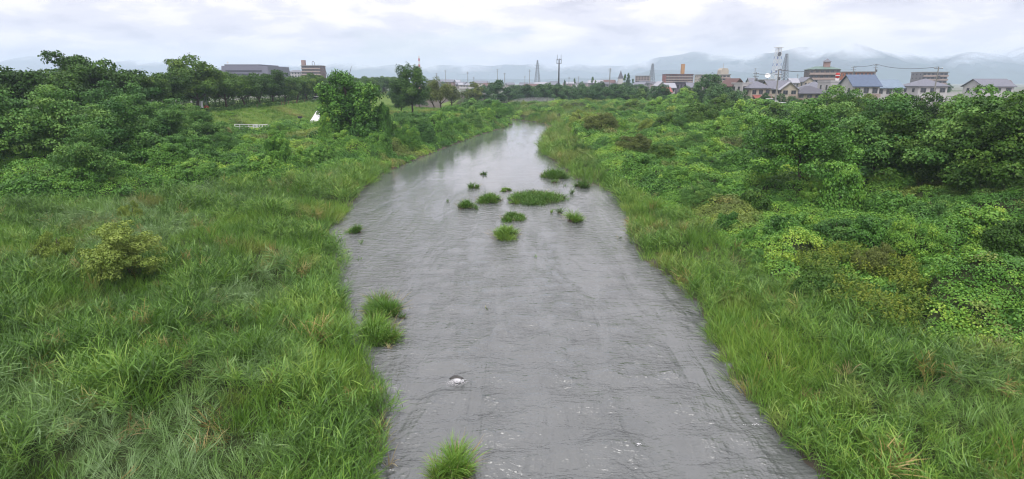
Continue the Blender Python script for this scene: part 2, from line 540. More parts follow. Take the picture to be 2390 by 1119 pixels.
# wakes that trail downstream of whatever stands in the stream
for (wpx, wpy, wr) in ((896, 725, 0.7), (880, 785, 0.8), (1063, 1119, 0.8), (830, 545, 0.6), (1178, 555, 0.9), (1200, 513, 0.9), (1252, 468, 2.4), (1143, 472, 1.0), (1083, 486, 0.8), (1335, 518, 0.7), (1066, 884, 0.3), (1447, 557, 0.2), (1248, 598, 0.25), (1133, 720, 0.2), (1294, 414, 1.2)):
    qx, qy = gp(wpx, wpy, 0.0)
    u, v = qy - WY, np.abs(WX - qx)
    arm = v - wr - 0.28 * np.maximum(u, 0)
    WZ += 0.03 * sstep(-0.4, 0.6, u) * np.exp(-np.maximum(u, 0) / 3.5) * np.exp(-(arm / 0.35) ** 2) * np.cos(arm * 9)
ny, nx = WX.shape
idx = np.arange(ny * nx).reshape(ny, nx)
F = np.stack([idx[:-1, :-1], idx[:-1, 1:], idx[1:, 1:], idx[1:, :-1]], -1).reshape(-1, 4)
tag(link('river', np_mesh('river', np.stack([WX, WY, WZ], -1).reshape(-1, 3), F, smooth=True), None, water_material()), kind='structure')

# ------------------------------------------------------------------ mountains
def mountain_material(name, col, a0, a1):
    m, t = mat_new(name)
    g = N(t, 'ShaderNodeNewGeometry')
    pos = g.outputs['Position']
    c = mixc(t, (*col, 1), tuple(x * 1.5 for x in col) + (1,), ramp(t, noise(t, pos, 0.007, 6, 0.6), [(0.4, 0.0), (0.65, 1.0)]))
    p = N(t, 'ShaderNodeBsdfPrincipled')
    t.links.new(c, p.inputs['Base Color'])
    p.inputs['Roughness'].default_value = 1.0
    p.inputs['Specular IOR Level'].default_value = 0.0
    # the summits are inside the cloud: the slope is lost in it, raggedly
    n = noise(t, vmul(t, pos, (1, 0.4, 1.6)), 0.0038, 6, 0.6, 0.4)
    h = math_n(t, 'ADD', attr(t, 'rel'), math_n(t, 'MULTIPLY', math_n(t, 'SUBTRACT', n, 0.5), 1.6))
    a = ramp(t, h, [(a0, 1.0), (a1, 0.0)], 'EASE')
    tr = N(t, 'ShaderNodeBsdfTransparent')
    mx = N(t, 'ShaderNodeMixShader')
    t.links.new(a, mx.inputs[0])
    t.links.new(tr.outputs[0], mx.inputs[1])
    t.links.new(p.outputs[0], mx.inputs[2])
    out(t, mx.outputs[0])
    return m
def range_of(name, Y0, Y1, prof, seed, mat, nx=260, ny=26, near_r=1.0):
    px = np.linspace(-500, 2900, nx)
    tops = np.interp(px, [p[0] for p in prof], [p[1] for p in prof])
    near = np.interp(px, [-500, 1400, 1900, 2900], [1.0, 1.0, near_r, near_r])
    Ym = (Y0 + Y1) / 2 * near
    top = (192.7 - tops) / FPX * Ym / math.cos(TILT) * math.cos(TILT) + CAMH
    top = top * (0.76 + 0.16 * fbm(px / 90, px * 0, seed, 4))
    xx = (px - CX) / FPX * Ym
    t = np.linspace(0, 1, ny)
    X = np.repeat(xx[None], ny, 0)
    Y = (Y0 + (Y1 - Y0) * t)[:, None] * near[None]
    prof_t = np.sin(np.clip(t / 0.62, 0, 1) * math.pi / 2) ** 1.1 * (1 - 0.6 * np.clip((t - 0.62) / 0.38, 0, 1))
    Z = prof_t[:, None] * top[None] * (0.72 + 0.45 * fbm(X / 440, Y / 440, seed + 5, 5)) - 3
    rel = Z / np.maximum(top[None], 1)
    idx = np.arange(ny * nx).reshape(ny, nx)
    F = np.stack([idx[:-1, :-1], idx[:-1, 1:], idx[1:, 1:], idx[1:, :-1]], -1).reshape(-1, 4)
    return tag(link(name, np_mesh(name, np.stack([X, Y, Z], -1).reshape(-1, 3), F, {'rel': rel.ravel()}, smooth=True), None, mat), kind='structure')
range_of('mountains', 4300, 5500, [(-500, 120), (268, 125), (360, 130), (500, 138), (800, 140), (1000, 146), (1250, 140), (1450, 142), (1600, 118), (1750, 118), (1850, 100), (1960, 98), (2060, 108), (2900, 105)], 3,
         mountain_material('mountain_forest', (0.030, 0.050, 0.055), 0.46, 0.98), near_r=0.62)
range_of('hills', 3200, 3900, [(-500, 175), (700, 178), (1100, 182), (1300, 180), (1460, 172), (1520, 154), (1620, 152), (1760, 158), (1900, 150), (2060, 145), (2900, 150)], 11,
         mountain_material('hill_forest', (0.028, 0.050, 0.048), 0.5, 1.05), near_r=0.78)

# ------------------------------------------------------------------ plant shapes
def unit(v):
    return v / np.maximum(np.linalg.norm(v, axis=-1, keepdims=True), 1e-9)
def leaf_mesh(name, P, Nn, size, tint, aspect=0.42, droop=0.12, r=rng):
    """one folded diamond per leaf"""
    n = len(P)
    t = unit(np.cross(Nn, r.normal(size=(n, 3))))
    t[:, 2] -= 0.25
    t = unit(t)
    b = unit(np.cross(Nn, t))
    nn = unit(np.cross(t, b))
    s = np.asarray(size)[:, None]
    V = np.empty((n, 4, 3))
    V[:, 0] = P - t * s * 0.5
    V[:, 1] = P + b * s * aspect - nn * s * 0.06
    V[:, 2] = P + t * s * 0.55 - nn * s * droop
    V[:, 3] = P - b * s * aspect - nn * s * 0.06
    F = np.arange(n * 4).reshape(n, 4)
    return np_mesh(name, V.reshape(-1, 3), F, {'tint': tint})
def clump_leaves(clumps, per, size, tint0=0.45, tvar=0.11, upbias=0.35, rough=0.55, shell=(0.62, 1.08), r=rng, cvar=0.15):
    """clumps: list of (centre, (rx, ry, rz)); leaves spread over each clump's outer volume"""
    Ps, Ns, Ss, Ts = [], [], [], []
    tot = sum((c[1][0] * c[1][1] + c[1][0] * c[1][2] + c[1][1] * c[1][2]) for c in clumps)
    for c, rad in clumps:
        area = rad[0] * rad[1] + rad[0] * rad[2] + rad[1] * rad[2]
        n = max(8, int(per * area / tot * len(clumps)))
        d = unit(r.normal(size=(n, 3)) + np.array([0, 0, upbias]))
        k = r.uniform(*shell, size=(n, 1)) ** 0.7
        # uneven outline
        wob = 1 + 0.22 * np.sin(d[:, :1] * 5.1 + c[0]) * np.sin(d[:, 1:2] * 4.3 + c[1]) + 0.1 * r.normal(size=(n, 1))
        Ps.append(np.array(c) + d * np.array(rad) * k * wob)
        Ns.append(unit(d + rough * r.normal(size=(n, 3)) + np.array([0, 0, 0.5])))
        Ss.append(size * r.uniform(0.65, 1.35, n))
        Ts.append(np.clip(tint0 + r.normal(0, cvar) + r.normal(0, tvar, n), 0, 1))
    return np.concatenate(Ps), np.concatenate(Ns), np.concatenate(Ss), np.concatenate(Ts)

def tree_skeleton(h, spread, r0, r, n_limb=7, fork=0.35, droop=0.0, levels=2, lean=0.0):
    """returns branch mesh builder and the tips"""
    mb, tips = MB(), []
    def grow(p, d, L, rad, lev):
        pts, rads = [p], [rad]
        q, dd = Vector(p), Vector(d).normalized()
        segs = 4
        for i in range(segs):
            dd = (dd + Vector(r.normal(0, 0.14, 3)) + Vector((0, 0, 0.10 - droop * (i / segs)))).normalized()
            q = q + dd * (L / segs)
            pts.append(tuple(q))
            rads.append(rad * (1 - 0.72 * (i + 1) / segs))
        mb.tube(pts, rads, 6 if lev == 0 else 5 if lev == 1 else 4)
        if lev >= levels:
            tips.append(tuple(q))
            tips.append(pts[2])
            return
        nb = 3 if lev else n_limb
        for k in range(nb):
            i = 1 + int(r.integers(1, segs)) if lev else 2 + (k % 3)
            i = min(i, segs)
            a = 2 * math.pi * (k / nb + r.uniform(-0.1, 0.1))
            side = Vector((math.cos(a), math.sin(a), 0))
            nd = (dd * 0.45 + side * spread + Vector((0, 0, 0.35))).normalized()
            grow(pts[i], nd, L * r.uniform(0.55, 0.8), rads[i] * 0.68, lev + 1)
        tips.append(tuple(q))
    grow((0, 0, -0.3), (lean, 0, 1), h * 0.55, r0, 0)
    return mb, tips

def make_tree_data(kind, seed):
    r = np.random.default_rng(seed)
    if kind == 'cherry':
        mb, tips = tree_skeleton(8.0, 1.35, 0.30, r, n_limb=7, droop=0.12)
        cl = [((x, y, max(z, 2.8) + 0.15), (r.uniform(0.9, 1.5), r.uniform(0.9, 1.5), r.uniform(0.5, 0.85))) for x, y, z in tips]
        for k in range(10):
            a = r.uniform(0, 6.28)
            cl.append(((math.cos(a) * r.uniform(1, 3.6), math.sin(a) * r.uniform(1, 3.6), r.uniform(3.0, 6.8)), (1.3, 1.3, 0.8)))
        P, Nn, S, T = clump_leaves(cl, 260, 0.27, 0.42, r=r, upbias=0.5)
        # sprays that stick out of the crown
    elif kind == 'round':
        mb, tips = tree_skeleton(11.0, 0.8, 0.28, r, n_limb=8, droop=0.05)
        cl = []
        for k in range(70):
            d = unit(r.normal(size=3))
            rr = r.uniform(0.45, 1.0)
            w = 4.3 * (1 - 0.25 * max(d[2], 0))
            cl.append(((d[0] * w * rr, d[1] * w * rr, 7.2 + d[2] * 4.4 * rr), tuple(r.uniform(0.8, 1.35, 3))))
        P, Nn, S, T = clump_leaves(cl, 330, 0.27, 0.45, r=r)
    elif kind == 'gnarled':
        mb, tips = tree_skeleton(8.0, 0.95, 0.30, r, n_limb=5, droop=0.0, lean=0.25)
        cl = [((x, y, max(z, 2.4)), tuple(r.uniform(0.7, 1.25, 3))) for x, y, z in tips]
        P, Nn, S, T = clump_leaves(cl, 230, 0.24, 0.45, r=r)
    elif kind == 'locust':
        mb, tips = tree_skeleton(7.5, 1.0, 0.18, r, n_limb=7, droop=0.05)
        cl = [((x, y, max(z, 1.0)), (r.uniform(0.7, 1.2), r.uniform(0.7, 1.2), r.uniform(0.35, 0.6))) for x, y, z in tips]
        for k in range(44):
            a, q = r.uniform(0, 6.28), math.sqrt(r.uniform(0, 1)) * 4.4
            top = 6.6 * math.sqrt(max(0.05, 1 - (q / 5.0) ** 2))
            cl.append(((math.cos(a) * q, math.sin(a) * q, r.uniform(0.25, 1.0) * top), (r.uniform(0.8, 1.4), r.uniform(0.8, 1.4), r.uniform(0.4, 0.7))))
        P, Nn, S, T = clump_leaves(cl, 230, 0.20, 0.45, r=r, upbias=0.6)
    elif kind == 'far':
        mb, tips = tree_skeleton(7.0, 0.9, 0.22, r, n_limb=6)
        cl = []
        for k in range(26):
            a, q = r.uniform(0, 6.28), math.sqrt(r.uniform(0, 1)) * 3.6
            top = 7.6 * math.sqrt(max(0.08, 1 - (q / 4.4) ** 2))
            cl.append(((math.cos(a) * q, math.sin(a) * q, r.uniform(0.2, 1.0) * top), tuple(r.uniform(0.8, 1.5, 3) * np.array([1, 1, 0.8]))))
        P, Nn, S, T = clump_leaves(cl, 170, 0.36, 0.45, r=r, upbias=0.5)
    elif kind == 'conifer':
        mb = MB().bar((0, 0, -0.2), (0, 0, 9.6), 0.22, 0.03)
        cl = []
        for k in range(34):
            z = r.uniform(1.0, 9.4)
            w = 2.1 * (1 - z / 10.2)
            a = r.uniform(0, 6.28)
            cl.append(((math.cos(a) * w * 0.7, math.sin(a) * w * 0.7, z), (0.35 + w * 0.4, 0.35 + w * 0.4, 0.45)))
        P, Nn, S, T = clump_leaves(cl, 120, 0.34, 0.35, r=r)
    crown = leaf_mesh(kind + '_crown', P, Nn, S, T, r=r)
    trunk = mb.mesh(kind + '_trunk', True)
    return trunk, crown

TREE = {}
def tree_data(kind, var):
    if (kind, var) not in TREE:
        TREE[(kind, var)] = make_tree_data(kind, 100 + var + 31 * sum(map(ord, kind)))
        TREE[(kind, var)][0].materials.append(M['bark'])
        TREE[(kind, var)][1].materials.append(M[{'cherry': 'cherry', 'round': 'dark_leaf', 'gnarled': 'olive', 'locust': 'locust', 'far': 'far_leaf', 'conifer': 'dark_leaf'}[kind]])
    return TREE[(kind, var)]
def tree(name, kind, var, x, y, s, rz, label, group=None, sz=1.0, z=None, mat=None, cat='tree'):
    tr, cr = tree_data(kind, var)
    if mat:
        key = (kind, var, mat)
        if key not in TREE:
            c2 = cr.copy()
            c2.materials.clear()
            c2.materials.append(M[mat])
            TREE[key] = c2
        cr = TREE[key]
    e = empty(name, (x, y, gz(x, y) - 0.05 if z is None else z), rz)
    e.scale = (s, s, s * sz)
    tag(e, label, cat, group)
    link('trunk', tr, e)
    link('crown', cr, e)
    return e

# bushes
BUSH = {}
def bush_data(kind, var):
    if (kind, var) in BUSH:
        return BUSH[(kind, var)]
    r = np.random.default_rng(900 + var + 17 * sum(map(ord, kind)))
    mb = MB()
    for k in range(7):
        a, q = r.uniform(0, 6.28), r.uniform(0.1, 0.75)
        tip = (math.cos(a) * q, math.sin(a) * q, r.uniform(0.45, 0.8))
        mb.tube([(math.cos(a) * 0.06, math.sin(a) * 0.06, -0.05), (tip[0] * 0.5, tip[1] * 0.5, tip[2] * 0.6), tip], [0.03, 0.022, 0.008], 5)
    # unit bush: radius 1, height 1; scaled when placed
    cl = []
    fine = kind.endswith('_fine')
    kind = kind.replace('_fine', '')
    nc = {'vine': 26, 'willow': 34, 'brush': 30, 'column': 30}[kind] * (2 if fine else 1)
    for k in range(nc):
        a, q = r.uniform(0, 6.28), math.sqrt(r.uniform(0, 1)) * 0.86
        if kind == 'column':
            q *= 0.62
            top = 0.95 * (1 - 0.45 * q)
        else:
            top = 0.9 * math.sqrt(max(0.04, 1 - q * q)) * r.uniform(0.75, 1.1)
        zz = r.uniform(0.3, 1.0) * top if kind != 'vine' else r.uniform(0.55, 1.0) * top
        w = r.uniform(0.16, 0.3) * (0.72 if fine else 1)
        cl.append(((math.cos(a) * q, math.sin(a) * q, zz), (w, w, w * (0.75 if kind == 'vine' else 0.6))))
    size, per, t0 = {'vine': (0.085, 190, 0.45), 'willow': (0.066, 330, 0.62), 'brush': (0.068, 230, 0.45), 'column': (0.085, 190, 0.45)}[kind]
    P, Nn, S, T = clump_leaves(cl, per, size, t0, r=r, upbias=0.45, rough=0.4 if kind == 'vine' else 0.7, cvar=0.14)
    if fine:
        S = S * 0.62
        size *= 0.62
    # skirt of leaves down to the ground
    n = 2200 if fine else 900
    a = r.uniform(0, 6.28, n)
    zz = r.uniform(0, 0.5, n)
    q = np.sqrt(np.clip(1 - (zz / 1.0) ** 2, 0.1, 1)) * r.uniform(0.72, 1.0, n) * (0.75 if kind == 'column' else 1)
    P2 = np.stack([np.cos(a) * q, np.sin(a) * q, zz], -1)
    N2 = unit(np.stack([np.cos(a), np.sin(a), 0.6 + 0 * a], -1) + 0.5 * r.normal(size=(n, 3)))
    P, Nn = np.concatenate([P, P2]), np.concatenate([Nn, N2])
    S, T = np.concatenate([S, size * r.uniform(0.7, 1.3, n)]), np.concatenate([T, np.clip(t0 + r.normal(0, 0.08, n), 0, 1)])
    lm = leaf_mesh(kind + '_leaves', P, Nn, S, T, aspect=0.46 if kind in ('vine', 'column') else 0.36, r=r)
    sm = mb.mesh(kind + '_stems', True)
    sm.materials.append(M['bark'])
    BUSH[(kind + ('_fine' if fine else ''), var)] = (sm, lm, {})
    return BUSH[(kind + ('_fine' if fine else ''), var)]
def bush(name, kind, var, x, y, rad, h, label, group=None, mat='vine', rz=None, cat='bush', rady=None, z=None):
    if max(rad, h) > 1.7:
        kind = kind + '_fine'
    sm, lm, cache = bush_data(kind, var)
    if mat not in cache:
        c2 = lm.copy()
        c2.materials.clear()
        c2.materials.append(M[mat])
        cache[mat] = c2
    e = empty(name, (x, y, gz(x, y) - 0.1 if z is None else z), random.uniform(0, 6.28) if rz is None else rz)
    e.scale = (rad, rady or rad, h)
    tag(e, label, cat, group)
    link('stems', sm, e)
    link('foliage', cache[mat], e)
    return e

# blades
def blade_strip(P0, D, L, W, bend, tint, segs=4, r=rng):
    """arching blades: P0 base, D start direction, bend pulls the tip over"""
    n = len(P0)
    side = unit(np.cross(D, np.array([0, 0, 1.0])) + 0.35 * r.normal(size=(n, 3)))
    V = np.empty((n, segs + 1, 2, 3))
    p, d = P0.copy(), unit(D)
    hor = unit(np.stack([D[:, 0], D[:, 1], np.zeros(n)], -1) + 1e-6)
    for k in range(segs + 1):
        w = W * (0.75 if k == 0 else 1.0 if k < segs - 1 else 0.7 if k == segs - 1 else 0.08)
        V[:, k, 0] = p - side * w[:, None] * 0.5
        V[:, k, 1] = p + side * w[:, None] * 0.5
        p = p + d * (L / segs)[:, None]
        d = unit(d + (hor * 0.35 + np.array([0, 0, -0.75])) * (bend * (k + 1) / segs)[:, None])
    base = np.arange(n)[:, None] * (segs + 1) * 2
    F = np.concatenate([np.stack([base[:, 0] + 2 * k, base[:, 0] + 2 * k + 1, base[:, 0] + 2 * k + 3, base[:, 0] + 2 * k + 2], -1) for k in range(segs)])
    return V.reshape(-1, 3), F, np.tile(tint, segs)
def joinm(parts):
    Vs, Fs, Ts, b = [], [], [], 0
    for V, F, T in parts:
        Vs.append(V); Fs.append(F + b); Ts.append(T)
        b += len(V)
    return np.concatenate(Vs), np.concatenate(Fs), np.concatenate(Ts)
def reed_clump(seed, stems=8, hgt=1.0, rad=0.28, leafL=0.46, W=0.023):
    r = np.random.default_rng(seed)
    parts = []
    P0, D, L, Wd, B, T = [], [], [], [], [], []
    for s in range(stems):
        a, q = r.uniform(0, 6.28), math.sqrt(r.uniform()) * rad
        base = np.array([math.cos(a) * q, math.sin(a) * q, -0.05])
        d = unit(np.array([r.normal(0, 0.16), r.normal(0, 0.16), 1.0]))
        h = hgt * r.uniform(0.65, 1.1)
        t0 = r.normal(0.42, 0.1)
        # stalk
        P0.append(base); D.append(d); L.append(h); Wd.append(0.012); B.append(0.06); T.append(t0)
        for k in range(7):
            f = 0.22 + 0.78 * (k + r.uniform(0, 0.6)) / 7
            az = r.uniform(0, 6.28)
            up = 0.55 + 0.75 * f
            P0.append(base + d * h * min(f, 1.0))
            D.append(unit(np.array([math.cos(az), math.sin(az), up])))
            L.append(leafL * r.uniform(0.7, 1.25)); Wd.append(W * r.uniform(0.7, 1.2)); B.append(r.uniform(0.25, 0.75)); T.append(np.clip(t0 + r.normal(0, 0.2), 0, 1))
    parts.append(blade_strip(np.array(P0), np.array(D), np.array(L), np.array(Wd), np.array(B), np.array(T), 3, r))
    return joinm(parts)
def grass_clump(seed, n=46, hgt=0.75, rad=0.24, W=0.016, bend=(0.2, 0.75), tilt=0.42):
    r = np.random.default_rng(seed)
    a, q = r.uniform(0, 6.28, n), np.sqrt(r.uniform(0, 1, n)) * rad
    P0 = np.stack([np.cos(a) * q, np.sin(a) * q, np.full(n, -0.05)], -1)
    D = unit(np.stack([np.cos(a) * q / rad * tilt + r.normal(0, 0.2, n), np.sin(a) * q / rad * tilt + r.normal(0, 0.2, n), np.ones(n)], -1))
    return blade_strip(P0, D, hgt * r.uniform(0.55, 1.2, n), W * r.uniform(0.7, 1.3, n), r.uniform(*bend, n), np.clip(r.normal(0.48, 0.2, n), 0, 1), 4, r)
def vine_clump(seed, n=230, rad=0.6, size=0.095):
    r = np.random.default_rng(seed)
    a, q = r.uniform(0, 6.28, n), np.sqrt(r.uniform(0, 1, n)) * rad
    P = np.stack([np.cos(a) * q, np.sin(a) * q, 0.30 * (1 - (q / rad) ** 2) + r.uniform(-0.1, 0.16, n)], -1)
    Nn = unit(np.stack([np.cos(a) * q / rad, np.sin(a) * q / rad, np.full(n, 0.9)], -1) + 0.45 * r.normal(size=(n, 3)))
    return P, Nn, size * r.uniform(0.6, 1.3, n), np.clip(r.normal(0.45, 0.12, n), 0, 1), r
def weed_clump(seed, n=10):
    r = np.random.default_rng(seed)
    Ps, Ns, Ss, Ts = [], [], [], []
    for s in range(n):
        a, q = r.uniform(0, 6.28), math.sqrt(r.uniform()) * 0.4
        h = r.uniform(0.6, 1.1)
        k = 16
        z = np.linspace(0.15, 1, k) * h
        az = np.arange(k) * 2.4 + r.uniform(0, 6)
        off = 0.11 * (1.2 - np.linspace(0, 1, k))
        Ps.append(np.stack([math.cos(a) * q + np.cos(az) * off, math.sin(a) * q + np.sin(az) * off, z], -1))
        Ns.append(unit(np.stack([np.cos(az) * 0.5, np.sin(az) * 0.5, np.ones(k)], -1) + 0.3 * r.normal(size=(k, 3))))
        Ss.append(0.16 * r.uniform(0.7, 1.2, k))
        Ts.append(np.clip(0.25 + 0.6 * np.linspace(0, 1, k) ** 2 + r.normal(0, 0.12, k), 0, 1))
    return np.concatenate(Ps), np.concatenate(Ns), np.concatenate(Ss), np.concatenate(Ts), r

# ------------------------------------------------------------------ scattered cover (grass, reeds, vines)
def source_collection(name, meshes, mat):
    c = bpy.data.collections.new(name)
    for i, me in enumerate(meshes):
        if not me.materials:
            me.materials.append(mat)
        o = bpy.data.objects.new('%s_source_%02d' % (name, i), me)
        c.objects.link(o)
    return c
def blades_to_mesh(name, vft):
    V, F, T = vft
    return np_mesh(name, V, F, {'tint': T})
SRC = {
    'reed': source_collection('reed_clump', [blades_to_mesh('reed_clump', reed_clump(10 + i)) for i in range(5)], M['reed']),
    'grass': source_collection('grass_clump', [blades_to_mesh('grass_clump', grass_clump(30 + i)) for i in range(5)], M['reed']),
    'far_grass': source_collection('far_grass_clump', [blades_to_mesh('far_grass_clump', grass_clump(50 + i, n=40, hgt=1.0, rad=0.55, W=0.035)) for i in range(4)], M['reed']),
    'lawn': source_collection('lawn_clump', [blades_to_mesh('lawn_clump', grass_clump(60 + i, n=40, hgt=0.28, rad=0.6, W=0.03, tilt=0.6)) for i in range(3)], M['reed']),
    'vine': source_collection('vine_clump', [(lambda q: leaf_mesh('vine_clump', *q[:4], aspect=0.46, r=q[4]))(vine_clump(70 + i)) for i in range(5)], M['vine']),
    'weed': source_collection('weed_clump', [(lambda q: leaf_mesh('weed_clump', *q[:4], aspect=0.2, r=q[4]))(weed_clump(80 + i)) for i in range(4)], M['golden']),
    'dry': source_collection('dry_clump', [blades_to_mesh('dry_clump', grass_clump(90 + i, n=16, hgt=0.6, rad=0.16, W=0.02)) for i in range(3)], M['dry']),
}
def scatter(name, src, P, rot, scale, label, cat, attrs):
    me = bpy.data.meshes.new(name)
    me.vertices.add(len(P))
    me.vertices.foreach_set('co', np.asarray(P, np.float32).ravel())
    a = me.attributes.new('rot', 'FLOAT_VECTOR', 'POINT')
    a.data.foreach_set('vector', np.asarray(rot, np.float32).ravel())
    a = me.attributes.new('size', 'FLOAT', 'POINT')
    a.data.foreach_set('value', np.asarray(scale, np.float32))
    for k, v in attrs.items():
        a = me.attributes.new(k, 'FLOAT', 'POINT')
        a.data.foreach_set('value', np.asarray(v, np.float32))
    me.update()
    o = link(name, me)
    tag(o, label, cat, kind='stuff')
    g = bpy.data.node_groups.new(name + '_nodes', 'GeometryNodeTree')
    g.interface.new_socket('Geometry', in_out='INPUT', socket_type='NodeSocketGeometry')
    g.interface.new_socket('Geometry', in_out='OUTPUT', socket_type='NodeSocketGeometry')
    gi, go = g.nodes.new('NodeGroupInput'), g.nodes.new('NodeGroupOutput')
    ci = g.nodes.new('GeometryNodeCollectionInfo')
    ci.inputs['Collection'].default_value = SRC[src]
    ci.inputs['Separate Children'].default_value = True
    ci.inputs['Reset Children'].default_value = True
    ip = g.nodes.new('GeometryNodeInstanceOnPoints')
    ip.inputs['Pick Instance'].default_value = True
    nr = g.nodes.new('GeometryNodeInputNamedAttribute')
    nr.data_type = 'FLOAT_VECTOR'
    nr.inputs['Name'].default_value = 'rot'
    e2r = g.nodes.new('FunctionNodeEulerToRotation')
    ns = g.nodes.new('GeometryNodeInputNamedAttribute')
    ns.data_type = 'FLOAT'
    ns.inputs['Name'].default_value = 'size'
    L = g.links.new
    L(gi.outputs[0], ip.inputs['Points'])
    L(ci.outputs[0], ip.inputs['Instance'])
    L(nr.outputs['Attribute'], e2r.inputs[0])
    L(e2r.outputs[0], ip.inputs['Rotation'])
    L(ns.outputs['Attribute'], ip.inputs['Scale'])
    L(ip.outputs[0], go.inputs[0])
    md = o.modifiers.new('scatter', 'NODES')
    md.node_group = g
    return o
def jgrid(x0, x1, y0, y1, step):
    X, Y = np.meshgrid(np.arange(x0, x1, step), np.arange(y0, y1, step))
    X = X.ravel() + rng.uniform(-0.5, 0.5, X.size) * step
    Y = Y.ravel() + rng.uniform(-0.5, 0.5, Y.size) * step
    # keep what the place shows: in front of the bridge, inside a wide view
    k = (np.abs(X) < 0.98 * Y + 6)
    return X[k], Y[k]
def lean_rot(n, x, y, amount):
    """clump yaw plus a lean along a slowly turning wind direction"""
    wd = 0.5 + 3.0 * (fbm(x / 4.5, y / 4.5, 41, 2) - 0.5) * 2
    ax = -np.sin(wd) * amount
    ay = np.cos(wd) * amount
    return np.stack([ax + rng.normal(0, 0.10, n), ay + rng.normal(0, 0.10, n), rng.uniform(0, 6.28, n)], -1)

def reed_belts():
    for side in ('left', 'right'):
        XS, YS, SRCN = [], [], []
        bands = [(9, 26, 0.34), (26, 45, 0.42), (45, 82, 0.60)] if side == 'left' else [(9, 28, 0.34), (28, 50, 0.44), (50, 120, 0.66), (120, 262, 1.3)]
        for (y0, y1, st) in bands:
            x0, x1 = (-80, 4) if side == 'left' else (0, 66)
            X, Y = jgrid(x0, x1, y0, y1, st)
            sd = river_sd(X, Y)
            L = left_side(X, Y)
            k = (is_reed(X, Y, sd) | ((sd > -0.2) & (sd <= 0) & is_reed(X + np.where(L, -1.0, 1.0), Y, sd * 0 + 1))) & (L if side == 'left' else ~L)
            X, Y, sd = X[k], Y[k], sd[k]
            # ragged outer edge
            XS.append(X); YS.append(Y)
        X, Y = np.concatenate(XS), np.concatenate(YS)
        sd = river_sd(X, Y)
        n = len(X)
        Z = np.maximum(gza(X, Y), -0.12)
        flat = sstep(0.57, 0.68, fbm(X / 5.5 + 3, Y / 3.0, 52, 3)) * sstep(1.5, 3.5, sd)
        hue = (fbm(X / 3.3, Y / 3.3, 53, 4) - 0.5) * 0.85 - 0.06 + 0.14 * sstep(5, 0.5, sd)
        sp = fbm(X / 4.5, Y / 4.5, 54, 3)
        pale = np.clip(flat * 0.62 * rng.uniform(0.3, 1.2, n), 0, 0.8)
        dry = np.where(rng.uniform(size=n) < 0.014 + 0.06 * sstep(0.60, 0.72, fbm(X / 2.3, Y / 2.3, 55, 3)), rng.uniform(0.4, 0.95, n), 0) + 0.25 * sstep(0.66, 0.76, fbm(X / 3.0, Y / 3.0, 57, 3))
        if side == 'right':
            hue = hue + 0.02 - 0.10 * sstep(110, 150, Y)
            dry = dry + 0.22 * sstep(0.5, 0.66, fbm(X / 4, Y / 4, 58, 3)) * sstep(22, 45, Y)
            pale = pale * 0.45
        lean = 0.20 + 0.45 * fbm(X / 2.4, Y / 2.4, 59, 2) + 0.65 * flat + rng.normal(0, 0.08, n)
        # blades hang out over the water
        sc = (0.92 + 0.9 * (fbm(X / 2.2, Y / 2.2, 56, 3) - 0.45)) * rng.uniform(0.8, 1.15, n)
        sc = sc * (1 + 0.35 * sstep(30, 60, Y))
        rot = lean_rot(n, X, Y, lean)
        P = np.stack([X, Y, Z], -1)
        for nm, src, k, lab in (('reeds', 'reed', (sp > 0.47) & (Y < 120), 'tall leafy green reeds covering the %s bank of the river' % side),
                                ('grass', 'grass', (sp <= 0.47) & (Y < 120), 'long arching grass between the reeds on the %s bank' % side),
                                ('far_grass', 'far_grass', Y >= 120, 'distant bright grass along the bend of the river')):
            if k.sum():
                scatter(nm, src, P[k], rot[k], sc[k], lab, 'grass', {'itint': hue[k], 'ipale': pale[k], 'idry': np.clip(dry[k], 0, 0.9)})
reed_belts()

def vine_cover():
    for side in ('left', 'right'):
        XS, YS, SS = [], [], []
        for (y0, y1, st) in [(9, 48, 0.55), (48, 85, 0.75), (85, 140, 1.05), (140, 262, 1.7)]:
            x0, x1 = (-75, 2) if side == 'left' else (2, 88)
            X, Y = jgrid(x0, x1, y0, y1, st)
            sd = river_sd(X, Y)
            L = left_side(X, Y)
            k = (~is_reed(X, Y, sd)) & (sd > 0.3) & (L if side == 'left' else ~L)
            if side == 'left':
                k &= ~((X < -14) & (Y > 112)) & ~((X < -42) & (Y > 98) & (fbm(X / 5, Y / 5, 66, 3) < 0.58))
            else:
                k &= (X < 82 + 0 * Y) & ~((X > 64) & (Y > 150))
                gold = inpoly(X, Y, GOLD) & (fbm(X / 1.8, Y / 1.8, 78, 3) > 0.50)
                k &= ~gold
            XS.append(X[k]); YS.append(Y[k]); SS.append(np.full(k.sum(), st / 0.62))
        X, Y, S = np.concatenate(XS), np.concatenate(YS), np.concatenate(SS)
        n = len(X)
        e = 0.4
        Z = gza(X, Y)
        dzx = np.clip((gza(X + e, Y) - Z) / e, -1.2, 1.2)
        dzy = np.clip((gza(X, Y + e) - Z) / e, -1.2, 1.2)
        rot = np.stack([np.arctan(dzy) + rng.normal(0, 0.2, n), -np.arctan(dzx) + rng.normal(0, 0.2, n), np.zeros(n)], -1)
        hue = (fbm(X / 4, Y / 4, 63, 4) - 0.5) * 1.1 + rng.normal(0, 0.07, n)
        dry = np.where(rng.uniform(size=n) < 0.02, rng.uniform(0.2, 0.6, n), 0) + 0.4 * sstep(0.62, 0.74, fbm(X / 5, Y / 5, 64, 3))
        scatter('vine_cover', 'vine', np.stack([X, Y, Z + 0.02], -1), rot, np.clip(S, 0.8, 2.2) * rng.uniform(0.8, 1.25, n),
                'creeping green vines smothering the ground of the %s bank' % side, 'vines', {'itint': hue, 'idry': np.clip(dry, 0, 0.8)})
vine_cover()

